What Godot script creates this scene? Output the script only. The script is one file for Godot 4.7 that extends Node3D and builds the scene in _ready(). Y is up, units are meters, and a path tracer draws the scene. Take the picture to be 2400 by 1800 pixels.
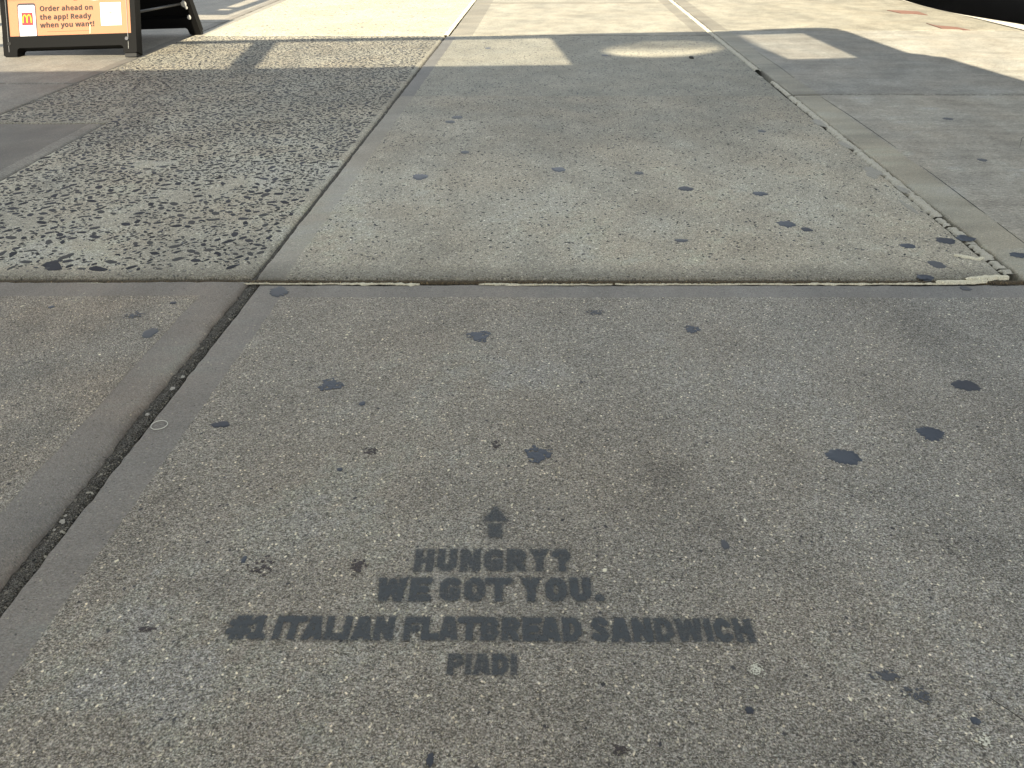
extends Node3D
# A shaded city pavement of large concrete slabs with a stencilled advert, a folding board sign and sunlit slabs beyond.
# x to the right, y up, the pavement runs away along -z. The helpers take d = -z, the distance ahead of the camera's foot.

var rng := RandomNumberGenerator.new()
var n_low := FastNoiseLite.new()
var n_mid := FastNoiseLite.new()
var n_fine := FastNoiseLite.new()
var n_edge := FastNoiseLite.new()
var n_streak := FastNoiseLite.new()
var T := {}
var M := {}
var pavement: Node3D
const FOOT_JOINT := 1.343

func _ready() -> void:
	# ---------------- camera, sky, sun, exposure ----------------
	var cam := Camera3D.new()
	cam.name = "camera"
	cam.fov = 56.815
	cam.near = 0.02
	cam.far = 900.0
	add_child(cam)
	cam.position = Vector3(0, 0.65, 0)
	cam.rotation_degrees = Vector3(-34.038, 0, 0)
	cam.current = true

	var env := Environment.new()
	env.background_mode = Environment.BG_SKY
	var sky := Sky.new()
	var sm := ProceduralSkyMaterial.new()
	sm.sky_top_color = Color(0.70, 0.735, 0.765)
	sm.sky_horizon_color = Color(0.905, 0.885, 0.86)
	sm.sky_curve = 0.16
	sm.ground_bottom_color = Color(0.45, 0.44, 0.42)
	sm.ground_horizon_color = Color(0.62, 0.62, 0.60)
	sm.sky_energy_multiplier = 1.0
	sky.sky_material = sm
	env.sky = sky
	env.background_energy_multiplier = 0.74
	env.tonemap_mode = Environment.TONE_MAPPER_LINEAR
	env.tonemap_exposure = 3.5
	env.sdfgi_enabled = true
	env.ssao_enabled = true
	env.ssil_enabled = true
	var we := WorldEnvironment.new()
	we.name = "world_environment"
	we.environment = env
	add_child(we)

	var sun := DirectionalLight3D.new()
	sun.name = "sun"
	sun.light_energy = 1.6
	sun.light_color = Color(1.0, 0.95, 0.84)
	sun.light_angular_distance = 0.53
	sun.shadow_enabled = true
	add_child(sun)
	sun.rotation_degrees = Vector3(-47.0, 0, 0)     # shines from behind the camera, along -z

	rng.seed = 4711
	setup_noise()
	setup_materials()
	build_ground()
	build_pavement()
	build_joints()
	build_aggregate()
	build_road_and_added_truck()
	build_added_canopy()
	build_shade_board()
	build_sign()
	build_stencil()
	build_gum()
	build_litter()

# ======================================================================= helpers
func setup_noise() -> void:
	for e in [[n_low, 11, 1.3, 3], [n_mid, 12, 7.0, 4], [n_fine, 13, 38.0, 2], [n_edge, 14, 30.0, 3], [n_streak, 15, 5.0, 3]]:
		var n: FastNoiseLite = e[0]
		n.noise_type = FastNoiseLite.TYPE_SIMPLEX_SMOOTH
		n.seed = e[1]
		n.frequency = e[2]
		n.fractal_type = FastNoiseLite.FRACTAL_FBM
		n.fractal_octaves = e[3]

func tag(o: Node, label: String, category: String, group := "") -> void:
	o.set_meta("label", label)
	o.set_meta("category", category)
	if group != "":
		o.set_meta("group", group)

func thing(called: String, label: String, category: String, at := Vector3.ZERO, group := "") -> Node3D:
	var o := Node3D.new()
	o.name = called
	o.position = at
	add_child(o, true)
	tag(o, label, category, group)
	return o

func put(called: String, mesh: Mesh, mat: Material, parent: Node = null) -> MeshInstance3D:
	var o := MeshInstance3D.new()
	o.name = called
	o.mesh = mesh
	if mat:
		o.material_override = mat
	if parent == null:
		add_child(o, true)
	else:
		parent.add_child(o, true)
	return o

func begin() -> SurfaceTool:
	var st := SurfaceTool.new()
	st.begin(Mesh.PRIMITIVE_TRIANGLES)
	return st

func finish(st: SurfaceTool) -> ArrayMesh:
	st.generate_normals()
	return st.commit()

func tri(st: SurfaceTool, a: Vector3, b: Vector3, c: Vector3) -> void:
	for p in [a, b, c]:
		st.set_uv(Vector2(p.x, p.z))
		st.add_vertex(p)

func quad(st: SurfaceTool, a: Vector3, b: Vector3, c: Vector3, d: Vector3) -> void:
	tri(st, a, b, c)
	tri(st, a, c, d)

func flat(st: SurfaceTool) -> void:
	st.set_smooth_group(-1)

# a polygon in its own plane (u, v), pulled from w0 to w1, each point put through f
func prism(st: SurfaceTool, poly: PackedVector2Array, w0: float, w1: float, f: Callable) -> void:
	flat(st)
	if Geometry2D.is_polygon_clockwise(poly):
		poly.reverse()
	var idx := Geometry2D.triangulate_polygon(poly)
	for i in range(0, idx.size(), 3):
		var a := poly[idx[i]]
		var b := poly[idx[i + 1]]
		var c := poly[idx[i + 2]]
		if (b - a).cross(c - a) < 0.0:
			var s := b
			b = c
			c = s
		tri(st, f.call(a.x, a.y, w1), f.call(c.x, c.y, w1), f.call(b.x, b.y, w1))
		tri(st, f.call(a.x, a.y, w0), f.call(b.x, b.y, w0), f.call(c.x, c.y, w0))
	for i in poly.size():
		var p := poly[i]
		var q := poly[(i + 1) % poly.size()]
		quad(st, f.call(p.x, p.y, w0), f.call(p.x, p.y, w1), f.call(q.x, q.y, w1), f.call(q.x, q.y, w0))

# a box with chamfered long edges (profile in u, v and pulled along w)
func chamfered(u0: float, v0: float, u1: float, v1: float, c: float) -> PackedVector2Array:
	return PackedVector2Array([Vector2(u0 + c, v0), Vector2(u1 - c, v0), Vector2(u1, v0 + c), Vector2(u1, v1 - c), Vector2(u1 - c, v1), Vector2(u0 + c, v1), Vector2(u0, v1 - c), Vector2(u0, v0 + c)])

func rounded(u0: float, v0: float, u1: float, v1: float, r: float, k := 5) -> PackedVector2Array:
	var out := PackedVector2Array()
	for q in [[u1 - r, v0 + r, -90.0], [u1 - r, v1 - r, 0.0], [u0 + r, v1 - r, 90.0], [u0 + r, v0 + r, 180.0]]:
		for i in k + 1:
			var a := deg_to_rad(q[2] + 90.0 * i / k)
			out.append(Vector2(q[0] + cos(a) * r, q[1] + sin(a) * r))
	return out

func ellipse(cx: float, cy: float, rx: float, ry: float, k := 24) -> PackedVector2Array:
	var out := PackedVector2Array()
	for i in k:
		var a := TAU * i / k
		out.append(Vector2(cx + cos(a) * rx, cy + sin(a) * ry))
	return out

func mat(c: Color, rough := 0.8, metal := 0.0) -> StandardMaterial3D:
	var m := StandardMaterial3D.new()
	m.albedo_color = c
	m.roughness = rough
	m.metallic = metal
	return m

func lin(r: float, g: float, b: float) -> Color:
	return Color(r, g, b).linear_to_srgb()

# ======================================================================= surfaces
func grain_image(size: int, seed_: int, base: Vector3, grain: float, smear: float, flecks: Array) -> Image:
	var r := RandomNumberGenerator.new()
	r.seed = seed_
	var data := PackedByteArray()
	data.resize(size * size * 3)
	var k := 0
	var br := int(base.x * 255.0)
	var bg := int(base.y * 255.0)
	var bb := int(base.z * 255.0)
	var keep := 0.0
	var amp := grain * 255.0 / 255.0
	var fresh := 1.0 - smear
	for y in size:
		for x in size:
			var q := r.randi()
			keep = keep * smear + fresh * float((q & 255) + ((q >> 8) & 255) - 255) * amp
			var v := int(keep)
			data[k] = clampi(br + v + ((q >> 16) & 7) - 3, 0, 255)
			data[k + 1] = clampi(bg + v, 0, 255)
			data[k + 2] = clampi(bb + v + ((q >> 20) & 7) - 3, 0, 255)
			k += 3
	for f in flecks:      # [count, smallest, largest, colour, spread]
		for i in f[0]:
			var cx := r.randi() % size
			var cy := r.randi() % size
			var rad: float = lerp(f[1], f[2], pow(r.randf(), 3.0))
			var rx := rad * r.randf_range(0.7, 1.5)
			var tilt := r.randf_range(0.0, PI)
			var ct := cos(tilt)
			var s := sin(tilt)
			var sh := r.randf_range(-f[4], f[4])
			var cr := clampi(int((f[3].x + sh) * 255.0), 0, 255)
			var cg := clampi(int((f[3].y + sh) * 255.0), 0, 255)
			var cb := clampi(int((f[3].z + sh) * 255.0), 0, 255)
			var e := int(ceil(maxf(rad, rx)))
			for dy in range(-e, e + 1):
				for dx in range(-e, e + 1):
					var u := (dx * ct + dy * s) / rx
					var w := (dy * ct - dx * s) / rad
					if u * u + w * w <= 1.0:
						var at := (((cy + dy + size) % size) * size + (cx + dx + size) % size) * 3
						data[at] = cr
						data[at + 1] = cg
						data[at + 2] = cb
	return Image.create_from_data(size, size, false, Image.FORMAT_RGB8, data)

func concrete(img: Image, metres: float, bump: float, scale: float, rough: float) -> StandardMaterial3D:
	var m := mat(Color.WHITE, rough)
	m.albedo_texture = ImageTexture.create_from_image(img)
	m.vertex_color_use_as_albedo = true
	m.uv1_scale = Vector3(1.0 / metres, 1.0 / metres, 1.0)
	var h := img.duplicate() as Image
	h.bump_map_to_normal_map(bump)
	m.normal_enabled = true
	m.normal_texture = ImageTexture.create_from_image(h)
	m.normal_scale = scale
	return m

func setup_materials() -> void:
	var dark := Vector3(0.24, 0.24, 0.25)
	var sand := grain_image(2048, 1, Vector3(0.500, 0.490, 0.455), 0.40, 0.25, [
		[120000, 0.5, 1.2, Vector3(0.66, 0.645, 0.58), 0.10], [110000, 0.5, 1.3, Vector3(0.31, 0.305, 0.29), 0.06],
		[44000, 0.5, 1.3, Vector3(0.88, 0.84, 0.75), 0.10], [650, 1.0, 2.3, Vector3(0.88, 0.86, 0.77), 0.08], [3000, 0.6, 2.2, dark, 0.05]])
	M.sand = concrete(sand, 2.0, 1.6, 0.55, 0.82)
	var agg := grain_image(1024, 2, Vector3(0.595, 0.583, 0.53), 0.30, 0.2, [
		[26000, 0.6, 1.5, Vector3(0.74, 0.725, 0.65), 0.08], [22000, 0.6, 1.5, Vector3(0.36, 0.35, 0.33), 0.07], [1500, 0.8, 2.0, Vector3(0.86, 0.84, 0.78), 0.06]])
	M.matrix = concrete(agg, 1.3, 1.6, 0.5, 0.8)
	var trowel := grain_image(1024, 3, Vector3(0.55, 0.545, 0.52), 0.52, 0.78, [
		[900, 0.8, 1.8, Vector3(0.30, 0.30, 0.30), 0.06], [1500, 0.8, 1.5, Vector3(0.70, 0.69, 0.65), 0.06]])
	M.trowel = concrete(trowel, 1.1, 1.5, 0.5, 0.74)
	var fine := grain_image(1024, 4, Vector3(0.51, 0.507, 0.495), 0.17, 0.35, [
		[2500, 0.8, 1.5, Vector3(0.66, 0.65, 0.60), 0.08], [2500, 0.8, 1.4, Vector3(0.34, 0.34, 0.34), 0.05]])
	M.margin = concrete(fine, 0.9, 1.2, 0.4, 0.74)
	var dirt := grain_image(512, 5, Vector3(0.27, 0.255, 0.23), 0.32, 0.1, [
		[2200, 0.8, 2.2, Vector3(0.36, 0.34, 0.30), 0.10], [420, 1.0, 3.0, Vector3(0.55, 0.53, 0.48), 0.12], [1500, 0.8, 2.4, Vector3(0.10, 0.10, 0.09), 0.03]])
	M.margin_warm = concrete(fine, 0.9, 1.2, 0.4, 0.8)
	M.margin_warm.albedo_color = Color(1.10, 1.09, 1.04)
	M.margin.albedo_color = Color(0.93, 0.92, 0.905)
	M.dirt = concrete(dirt, 0.4, 3.0, 1.0, 0.95)
	M.dirt.vertex_color_use_as_albedo = false
	M.brown_dirt = concrete(dirt, 0.3, 3.0, 1.0, 0.95)
	M.brown_dirt.vertex_color_use_as_albedo = false
	M.brown_dirt.albedo_color = Color(0.95, 0.86, 0.70)
	M.mortar = concrete(fine, 0.45, 2.0, 0.9, 0.85)
	M.mortar.albedo_color = Color(1.22, 1.20, 1.12)
	M.mortar.vertex_color_use_as_albedo = false
	M.flake = concrete(fine, 0.45, 2.0, 0.9, 0.85)
	M.flake.albedo_color = Color(1.02, 1.01, 0.96)
	M.flake.vertex_color_use_as_albedo = false
	M.caulk = concrete(fine, 0.5, 2.0, 0.8, 0.8)
	M.caulk.albedo_color = Color(1.45, 1.42, 1.28)
	M.caulk.vertex_color_use_as_albedo = false
	M.stone = []
	for c in [lin(0.018, 0.020, 0.026), lin(0.026, 0.028, 0.035), lin(0.036, 0.037, 0.043), lin(0.052, 0.052, 0.052)]:
		M.stone.append(mat(c, 0.75))
		M.stone[-1].metallic_specular = 0.3
	M.stone_many = mat(Color.WHITE, 0.75)
	M.stone_many.metallic_specular = 0.3
	M.stone_many.vertex_color_use_as_albedo = true
	M.gum = mat(lin(0.030, 0.038, 0.054), 0.5)
	M.gum_worn = mat(lin(0.062, 0.066, 0.074), 0.65)
	M.gum_brown = mat(lin(0.045, 0.036, 0.036), 0.7)
	M.gums = [M.gum, mat(lin(0.038, 0.047, 0.063), 0.5), mat(lin(0.027, 0.031, 0.042), 0.6), mat(lin(0.040, 0.045, 0.055), 0.62)]
	M.splat = mat(lin(0.55, 0.54, 0.45), 0.8)
	M.black_plastic = mat(lin(0.005, 0.005, 0.005), 0.55)
	M.black_plastic.metallic_specular = 0.22
	M.rubber = mat(lin(0.010, 0.010, 0.010), 0.7)
	M.steel = mat(lin(0.45, 0.45, 0.45), 0.35, 1.0)
	M.asphalt = concrete(dirt, 0.5, 3.0, 1.0, 0.9)
	M.asphalt.albedo_color = Color(0.4, 0.4, 0.4)
	M.asphalt.metallic_specular = 0.1
	M.asphalt.roughness = 1.0
	M.asphalt.vertex_color_use_as_albedo = false
	M.painted_steel = mat(lin(0.20, 0.21, 0.21), 0.5)

# ======================================================================= the pavement
func undulation(x: float, d: float) -> float:
	return 0.0016 * n_low.get_noise_2d(x * 1.2, d) + 0.0005 * n_mid.get_noise_2d(x, d)

func base_of(x: float, d: float) -> float:
	if d < FOOT_JOINT:
		return 0.0 if x > -0.57 else 0.004
	return 0.006

func ground_y(x: float, d: float) -> float:
	return base_of(x, d) + undulation(x, d)

func xa(d: float) -> float:     # the joint left of the middle slabs
	return -0.592 + 0.055 * (d - 0.5) if d < FOOT_JOINT else -0.544 + 0.044 * (d - 1.34)

func xb(d: float) -> float:     # the joint right of the middle slabs
	return 1.052 + 0.047 * (d - 1.36)

# one slab: patches = [near d, far d, left edge, right edge, [left, right, near, far] edges that are free]; margins = tooled border widths in the same order
func slab(patches: Array, base: float, field: Material, border: Material, tint: Callable, margins: Array, cell: float, turn: float, wear := 1.0) -> MeshInstance3D:
	var mesh := ArrayMesh.new()
	var verts := PackedVector3Array()
	var cols := PackedColorArray()
	var uvs := PackedVector2Array()
	var faces := [PackedInt32Array(), PackedInt32Array()]
	for p in patches:
		var d0: float = p[0]
		var d1: float = p[1]
		var free: Array = p[4]
		var rows := stations(d1 - d0, free[2], free[3], margins[2], margins[3], cell)
		var mid_d := (d0 + d1) * 0.5
		var left: Callable = p[2]
		var right: Callable = p[3]
		var wide: float = right.call(mid_d) - left.call(mid_d)
		var across := stations(wide, free[0], free[1], margins[0], margins[1], cell)
		if wear > 1.0:
			for c in across:
				if absf(c[0] - (wide - 0.011)) < 0.0005 and c[4] > 0:
					c[0] = wide - 0.020
				elif absf(c[0] - (wide - 0.004)) < 0.0005 and c[4] > 0:
					c[0] = wide - 0.009
					c[1] = 0.0022
		var start := verts.size()
		for r in rows:
			var dd: float = d0 + r[0]
			var xl: float = left.call(dd)
			var xr: float = right.call(dd)
			for c in across:
				var x: float = xl + c[0] if c[4] < 0 else (xr - (wide - c[0]) if c[4] > 0 else xl + c[0] / wide * (xr - xl))
				var d := dd
				if c[1] > 0.0:
					x += 0.0022 * n_edge.get_noise_2d(d, base * 900.0) * (1.0 if c[0] < wide * 0.5 else -1.0)
					if c[0] > wide * 0.5 and wear > 1.0:     # a chipped, rounded lip
						x -= 0.010 * (wear - 1.0) * maxf(0.0, n_mid.get_noise_2d(d * 0.9, 5.0) + 0.05)
				if absf(c[0] - margins[0]) < 0.002 and margins[0] > 0.0:
					x += 0.0035 * n_mid.get_noise_2d(d * 2.0, 1.0) + 0.0015 * n_edge.get_noise_2d(d, 2.0)
				if absf(c[0] - (wide - margins[1])) < 0.002 and margins[1] > 0.0:
					x += 0.0035 * n_mid.get_noise_2d(d * 2.0, 3.0) + 0.0015 * n_edge.get_noise_2d(d, 4.0)
				if r[1] > 0.0:
					d += 0.0022 * n_edge.get_noise_2d(x, d * 3.0)
				var drop: float = maxf(c[1], r[1])
				drop *= 1.0 + 0.7 * n_edge.get_noise_2d(x * 0.7, d * 0.7)
				var y := base + undulation(x, d) - drop
				if (c[3] > 0 or r[3] > 0) and drop < 0.001:
					y -= 0.0007
				if c[2] or r[2]:
					y = base - 0.05
				verts.append(Vector3(x, y, -d))
				uvs.append(Vector2(x, d).rotated(turn) + Vector2(turn * 7.3 + 0.4, turn * 3.1 + 0.55))
				cols.append(tint.call(x, d))
		var w := across.size()
		for i in rows.size() - 1:
			for j in w - 1:
				var a := start + i * w + j
				var b := a + 1
				var c := a + w + 1
				var e := a + w
				var m := 1 if (rows[i][3] > 0 and rows[i + 1][3] > 0) or (across[j][3] > 0 and across[j + 1][3] > 0) else 0
				faces[m].append_array(PackedInt32Array([a, e, c, a, c, b]))
	var normals := PackedVector3Array()
	normals.resize(verts.size())
	for m in 2:
		var f: PackedInt32Array = faces[m]
		for i in range(0, f.size(), 3):
			var n := (verts[f[i + 2]] - verts[f[i]]).cross(verts[f[i + 1]] - verts[f[i]])
			for q in 3:
				normals[f[i + q]] += n
	var tangents := PackedFloat32Array()
	for i in normals.size():
		normals[i] = normals[i].normalized()
		tangents.append_array(PackedFloat32Array([1, 0, 0, 1]))
	for m in 2:
		if faces[m].size() == 0:
			continue
		var arr := []
		arr.resize(Mesh.ARRAY_MAX)
		arr[Mesh.ARRAY_VERTEX] = verts
		arr[Mesh.ARRAY_NORMAL] = normals
		arr[Mesh.ARRAY_TANGENT] = tangents
		arr[Mesh.ARRAY_COLOR] = cols
		arr[Mesh.ARRAY_TEX_UV] = uvs
		arr[Mesh.ARRAY_INDEX] = faces[m]
		mesh.add_surface_from_arrays(Mesh.PRIMITIVE_TRIANGLES, arr)
		mesh.surface_set_material(mesh.get_surface_count() - 1, border if m == 1 else field)
	return put("slab", mesh, null, pavement)

# places along one direction of a slab: [offset, drop of the worn edge, skirt, in the border, counted from which end]
func stations(length: float, free0: bool, free1: bool, margin0: float, margin1: float, cell: float) -> Array:
	var out := []
	if free0:
		out.append([0.0, 0.008, true, 1 if margin0 > 0 else 0, -1])
		out.append([0.0, 0.008, false, 1 if margin0 > 0 else 0, -1])
		out.append([0.004, 0.0026, false, 1 if margin0 > 0 else 0, -1])
		out.append([0.011, 0.0, false, 1 if margin0 > 0 else 0, -1])
	else:
		out.append([0.0, 0.0, false, 1 if margin0 > 0 else 0, -1])
	var s := 0.011
	if margin0 > 0.0:
		out.append([margin0 - 0.001, 0.0, false, 1, -1])
		out.append([margin0, 0.0, false, 0, -1])
		s = margin0
	var e := length - 0.011 if margin1 <= 0.0 else length - margin1
	var k := maxi(1, int((e - s) / cell))
	for i in range(1, k):
		out.append([s + (e - s) * i / k, 0.0, false, 0, 0])
	if margin1 > 0.0:
		out.append([e, 0.0, false, 0, 1])
		out.append([e + 0.001, 0.0, false, 1, 1])
	if free1:
		out.append([length - 0.011, 0.0, false, 1 if margin1 > 0 else 0, 1])
		out.append([length - 0.004, 0.0026, false, 1 if margin1 > 0 else 0, 1])
		out.append([length, 0.008, false, 1 if margin1 > 0 else 0, 1])
		out.append([length, 0.008, true, 1 if margin1 > 0 else 0, 1])
	else:
		out.append([length, 0.0, false, 1 if margin1 > 0 else 0, 1])
	return out

func stain(x: float, d: float, c: Vector3, low: float, mid: float, fine: float, hue: float) -> Color:
	var v := 1.0 + low * n_low.get_noise_2d(x * 1.4 + 9.0, d) + mid * n_mid.get_noise_2d(x, d * 0.8) + fine * n_fine.get_noise_2d(x, d)
	var h := hue * n_low.get_noise_2d(x * 2.2 + 31.0, d * 2.2 - 7.0)
	return Color(maxf(c.x * v * (1.0 + h), 0.02), maxf(c.y * v, 0.02), maxf(c.z * v * (1.0 - h), 0.02))

func build_ground() -> void:
	var st := begin()
	quad(st, Vector3(-400, -0.30, 400), Vector3(-400, -0.30, -400), Vector3(400, -0.30, -400), Vector3(400, -0.30, 400))
	var g := put("ground", finish(st), mat(lin(0.06, 0.06, 0.055), 0.95))
	g.set_meta("kind", "structure")

func build_pavement() -> void:
	pavement = Node3D.new()
	pavement.name = "pavement"
	add_child(pavement)
	pavement.set_meta("kind", "structure")
	var all := [true, true, true, true]
	# the slab with the stencil
	# old spills, scuffs and rain marks of this slab: x, d, half sizes, how much darker or paler
	var blots := [[-0.37, 0.545, 0.05, 0.025, -0.22], [-0.47, 0.62, 0.06, 0.10, -0.16], [0.20, 0.74, 0.05, 0.04, -0.18], [0.27, 0.60, 0.05, 0.05, -0.14], [0.43, 0.66, 0.07, 0.03, 0.12], [0.55, 0.60, 0.06, 0.05, -0.15],
		[-0.10, 0.70, 0.10, 0.05, -0.10], [0.05, 1.00, 0.16, 0.07, 0.10], [-0.36, 0.42, 0.08, 0.04, 0.16], [-0.40, 0.55, 0.05, 0.08, 0.14], [0.25, 0.43, 0.05, 0.015, -0.20], [0.50, 0.42, 0.04, 0.05, 0.10], [0.42, 1.05, 0.10, 0.05, -0.10],
		[-0.20, 1.15, 0.12, 0.04, -0.10], [0.75, 1.12, 0.10, 0.06, -0.12], [0.68, 0.72, 0.05, 0.03, -0.14], [-0.02, 0.40, 0.14, 0.02, -0.10], [0.34, 0.36, 0.05, 0.03, -0.18]]
	var tint_front := func(x: float, d: float) -> Color:
		var c := stain(x, d, Vector3(0.955, 0.915, 0.86), 0.18, 0.14, 0.10, 0.03)
		for b in blots:
			var q := Vector2((x - b[0]) / b[2], (d - b[1]) / b[3]).length() + 0.9 * n_mid.get_noise_2d(x * 1.6, d * 1.6)
			var k: float = 1.0 + b[4] * smoothstep(1.3, 0.2, q)
			c = Color(c.r * k, c.g * k, c.b * k)
		var side := clampf((x + 0.1) / 0.9, 0.0, 1.0)         # the right side of the slab is a little greyer
		return Color(c.r * (1.0 - 0.10 * side), c.g * (1.0 - 0.06 * side), c.b)
	var s := slab([[-0.55, 1.334, func(d): return xa(d) + 0.022, func(_d): return 1.115, all]], 0.0, M.sand, M.margin, tint_front, [0.066, 0.0, 0.0, 0.062], 0.0105, 0.0)
	s.set_meta("label", "grey speckled slab that carries the stencilled lettering")
	var tint_side := func(x: float, d: float) -> Color: return stain(x, d, Vector3(0.84, 0.82, 0.765), 0.14, 0.13, 0.08, 0.05)
	slab([[-0.55, 1.334, func(_d): return 1.124, func(_d): return 2.75, all]], 0.0, M.sand, M.margin, tint_side, [0.06, 0.0, 0.0, 0.062], 0.04, 1.4)
	# front left, browner
	var tint_left := func(x: float, d: float) -> Color: return stain(x, d, Vector3(0.88, 0.82, 0.75), 0.16, 0.26, 0.08, 0.07)
	s = slab([[-0.55, 1.340, func(_d): return -2.2, func(d): return xa(d), all]], 0.004, M.sand, M.margin, tint_left, [0.0, 0.075, 0.0, 0.07], 0.014, 0.8, 2.0)
	s.set_meta("label", "brownish slab with a worn pale lip along its wide dirty joint")
	# behind the camera
	for k in 4:
		slab([[-3.9, -0.56, func(_d): return -4.0 + k * 2.0, func(_d): return -2.01 + k * 2.0, all]], 0.0, M.sand, M.margin, tint_side, [0.06, 0.06, 0.06, 0.06], 0.15, 0.4)
	slab([[-0.55, 1.34, func(_d): return -4.0, func(_d): return -2.208, all]], 0.004, M.sand, M.margin, tint_left, [0.06, 0.06, 0.06, 0.06], 0.10, 2.2)
	# middle
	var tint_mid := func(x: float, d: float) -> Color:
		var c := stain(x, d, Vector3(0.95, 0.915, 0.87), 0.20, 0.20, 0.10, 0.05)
		var far_shade := 1.0 - 0.34 * smoothstep(1.7, 2.9, d + 0.3 * n_low.get_noise_2d(x, d))  # deeper shade of the far end, put into the tint
		c = Color(c.r * far_shade, c.g * far_shade, c.b * far_shade)
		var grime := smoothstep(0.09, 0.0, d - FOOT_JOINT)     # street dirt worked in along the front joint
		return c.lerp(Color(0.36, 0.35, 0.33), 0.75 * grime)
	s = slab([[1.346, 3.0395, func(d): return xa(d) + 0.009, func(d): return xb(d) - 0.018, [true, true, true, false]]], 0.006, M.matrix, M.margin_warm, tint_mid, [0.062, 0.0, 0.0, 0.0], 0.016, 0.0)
	s.set_meta("label", "middle slab of sandy concrete with fine dark grit and many gum spots")
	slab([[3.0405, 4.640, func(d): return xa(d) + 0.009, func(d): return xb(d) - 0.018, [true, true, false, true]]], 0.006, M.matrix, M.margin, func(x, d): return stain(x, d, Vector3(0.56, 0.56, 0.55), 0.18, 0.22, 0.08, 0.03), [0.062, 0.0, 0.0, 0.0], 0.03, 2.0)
	var bright := func(x: float, d: float) -> Color: return stain(x, d, Vector3(0.64, 0.62, 0.545), 0.22, 0.34, 0.06, 0.03)
	slab([[4.650, 6.30, func(d): return xa(d) + 0.026, func(d): return xb(d) - 0.018, all]], 0.006, M.trowel, M.margin, bright, [0.14, 0.09, 0.0, 0.0], 0.035, 0.0)
	slab([[6.31, 16.0, func(d): return xa(d) + 0.026, func(d): return xb(d) - 0.018, all]], 0.006, M.trowel, M.margin, bright, [0.14, 0.09, 0.06, 0.06], 0.10, 0.7)
	# right
	var tint_right := func(x: float, d: float) -> Color:
		var c := stain(x, d, Vector3(0.90, 0.865, 0.78), 0.22, 0.26, 0.08, 0.04)
		var v := 1.0 + 0.22 * n_streak.get_noise_2d(x * 0.35, d * 3.4)
		return Color(c.r * v, c.g * v, c.b * v)
	s = slab([[1.35, 3.061, func(d): return xb(d) + 0.018, func(_d): return 3.16, all]], 0.006, M.trowel, M.margin_warm, tint_right, [0.105, 0.0, 0.0, 0.0], 0.022, 0.06)
	s.set_meta("label", "trowelled pale slab with a tooled strip along the mortar joint")
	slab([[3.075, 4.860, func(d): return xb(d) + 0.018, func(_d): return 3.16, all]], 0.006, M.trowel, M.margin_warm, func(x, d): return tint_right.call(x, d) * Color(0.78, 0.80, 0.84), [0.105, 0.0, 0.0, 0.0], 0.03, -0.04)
	slab([[4.868, 6.85, func(d): return xb(d) + 0.018, func(_d): return 3.16, all]], 0.006, M.trowel, M.margin, bright, [0.10, 0.0, 0.0, 0.0], 0.035, 0.03)
	slab([[6.858, 16.0, func(d): return xb(d) + 0.018, func(_d): return 3.16, all]], 0.006, M.trowel, M.margin, bright, [0.10, 0.0, 0.05, 0.05], 0.10, 0.05)
	# left: the slabs full of dark stones, with a smooth inlaid panel
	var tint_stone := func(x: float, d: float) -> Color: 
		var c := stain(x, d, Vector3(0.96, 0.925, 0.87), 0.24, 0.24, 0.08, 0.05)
		var far_shade := 1.0 - 0.36 * smoothstep(1.9, 3.1, d + 0.4 * n_low.get_noise_2d(x, d))  # tint darkens with distance to stand in for the far shade
		c = Color(c.r * far_shade, c.g * far_shade, c.b * far_shade)
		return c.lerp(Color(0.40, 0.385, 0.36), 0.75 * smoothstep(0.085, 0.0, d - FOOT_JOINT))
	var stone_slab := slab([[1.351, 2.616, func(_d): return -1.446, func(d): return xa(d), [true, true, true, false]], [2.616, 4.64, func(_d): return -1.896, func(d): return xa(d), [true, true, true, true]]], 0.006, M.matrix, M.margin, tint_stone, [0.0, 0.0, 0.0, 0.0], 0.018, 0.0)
	stone_slab.set_meta("label", "pale slab set with hundreds of dark angular stones")
	M.stone_slab = stone_slab
	var far_stone := slab([[4.644, 16.0, func(_d): return -1.896, func(d): return xa(d) - 0.002, all]], 0.006, M.matrix, M.margin, func(x, d): return stain(x, d, Vector3(0.80, 0.78, 0.70), 0.16, 0.22, 0.06, 0.02), [0.07, 0.0, 0.0, 0.0], 0.05, 0.0)
	M.far_stone_slab = far_stone
	var tint_plain := func(x: float, d: float) -> Color: return stain(x, d, Vector3(0.52, 0.50, 0.455), 0.18, 0.3, 0.1, 0.03)
	slab([[1.351, 2.611, func(_d): return -3.2, func(_d): return -1.450, all]], 0.005, M.margin, M.trowel, tint_plain, [0.05, 0.05, 0.05, 0.0], 0.03, 0.5)
	slab([[2.619, 3.283, func(_d): return -3.6, func(_d): return -1.903, all]], 0.006, M.trowel, M.margin, tint_plain, [0.0, 0.0, 0.0, 0.0], 0.03, 0.3)
	slab([[3.290, 5.20, func(_d): return -3.6, func(_d): return -1.903, all]], 0.006, M.trowel, M.margin, func(x, d): return stain(x, d, Vector3(0.60, 0.575, 0.53), 0.16, 0.24, 0.1, 0.03), [0.0, 0.05, 0.0, 0.0], 0.03, 0.2)
	slab([[5.21, 16.0, func(_d): return -3.6, func(_d): return -1.903, all]], 0.006, M.trowel, M.margin, func(x, d): return stain(x, d, Vector3(0.60, 0.575, 0.53), 0.16, 0.24, 0.1, 0.03), [0.0, 0.05, 0.0, 0.0], 0.06, 0.25)
	# the dirt bed under all joints
	var st := begin()
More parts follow.
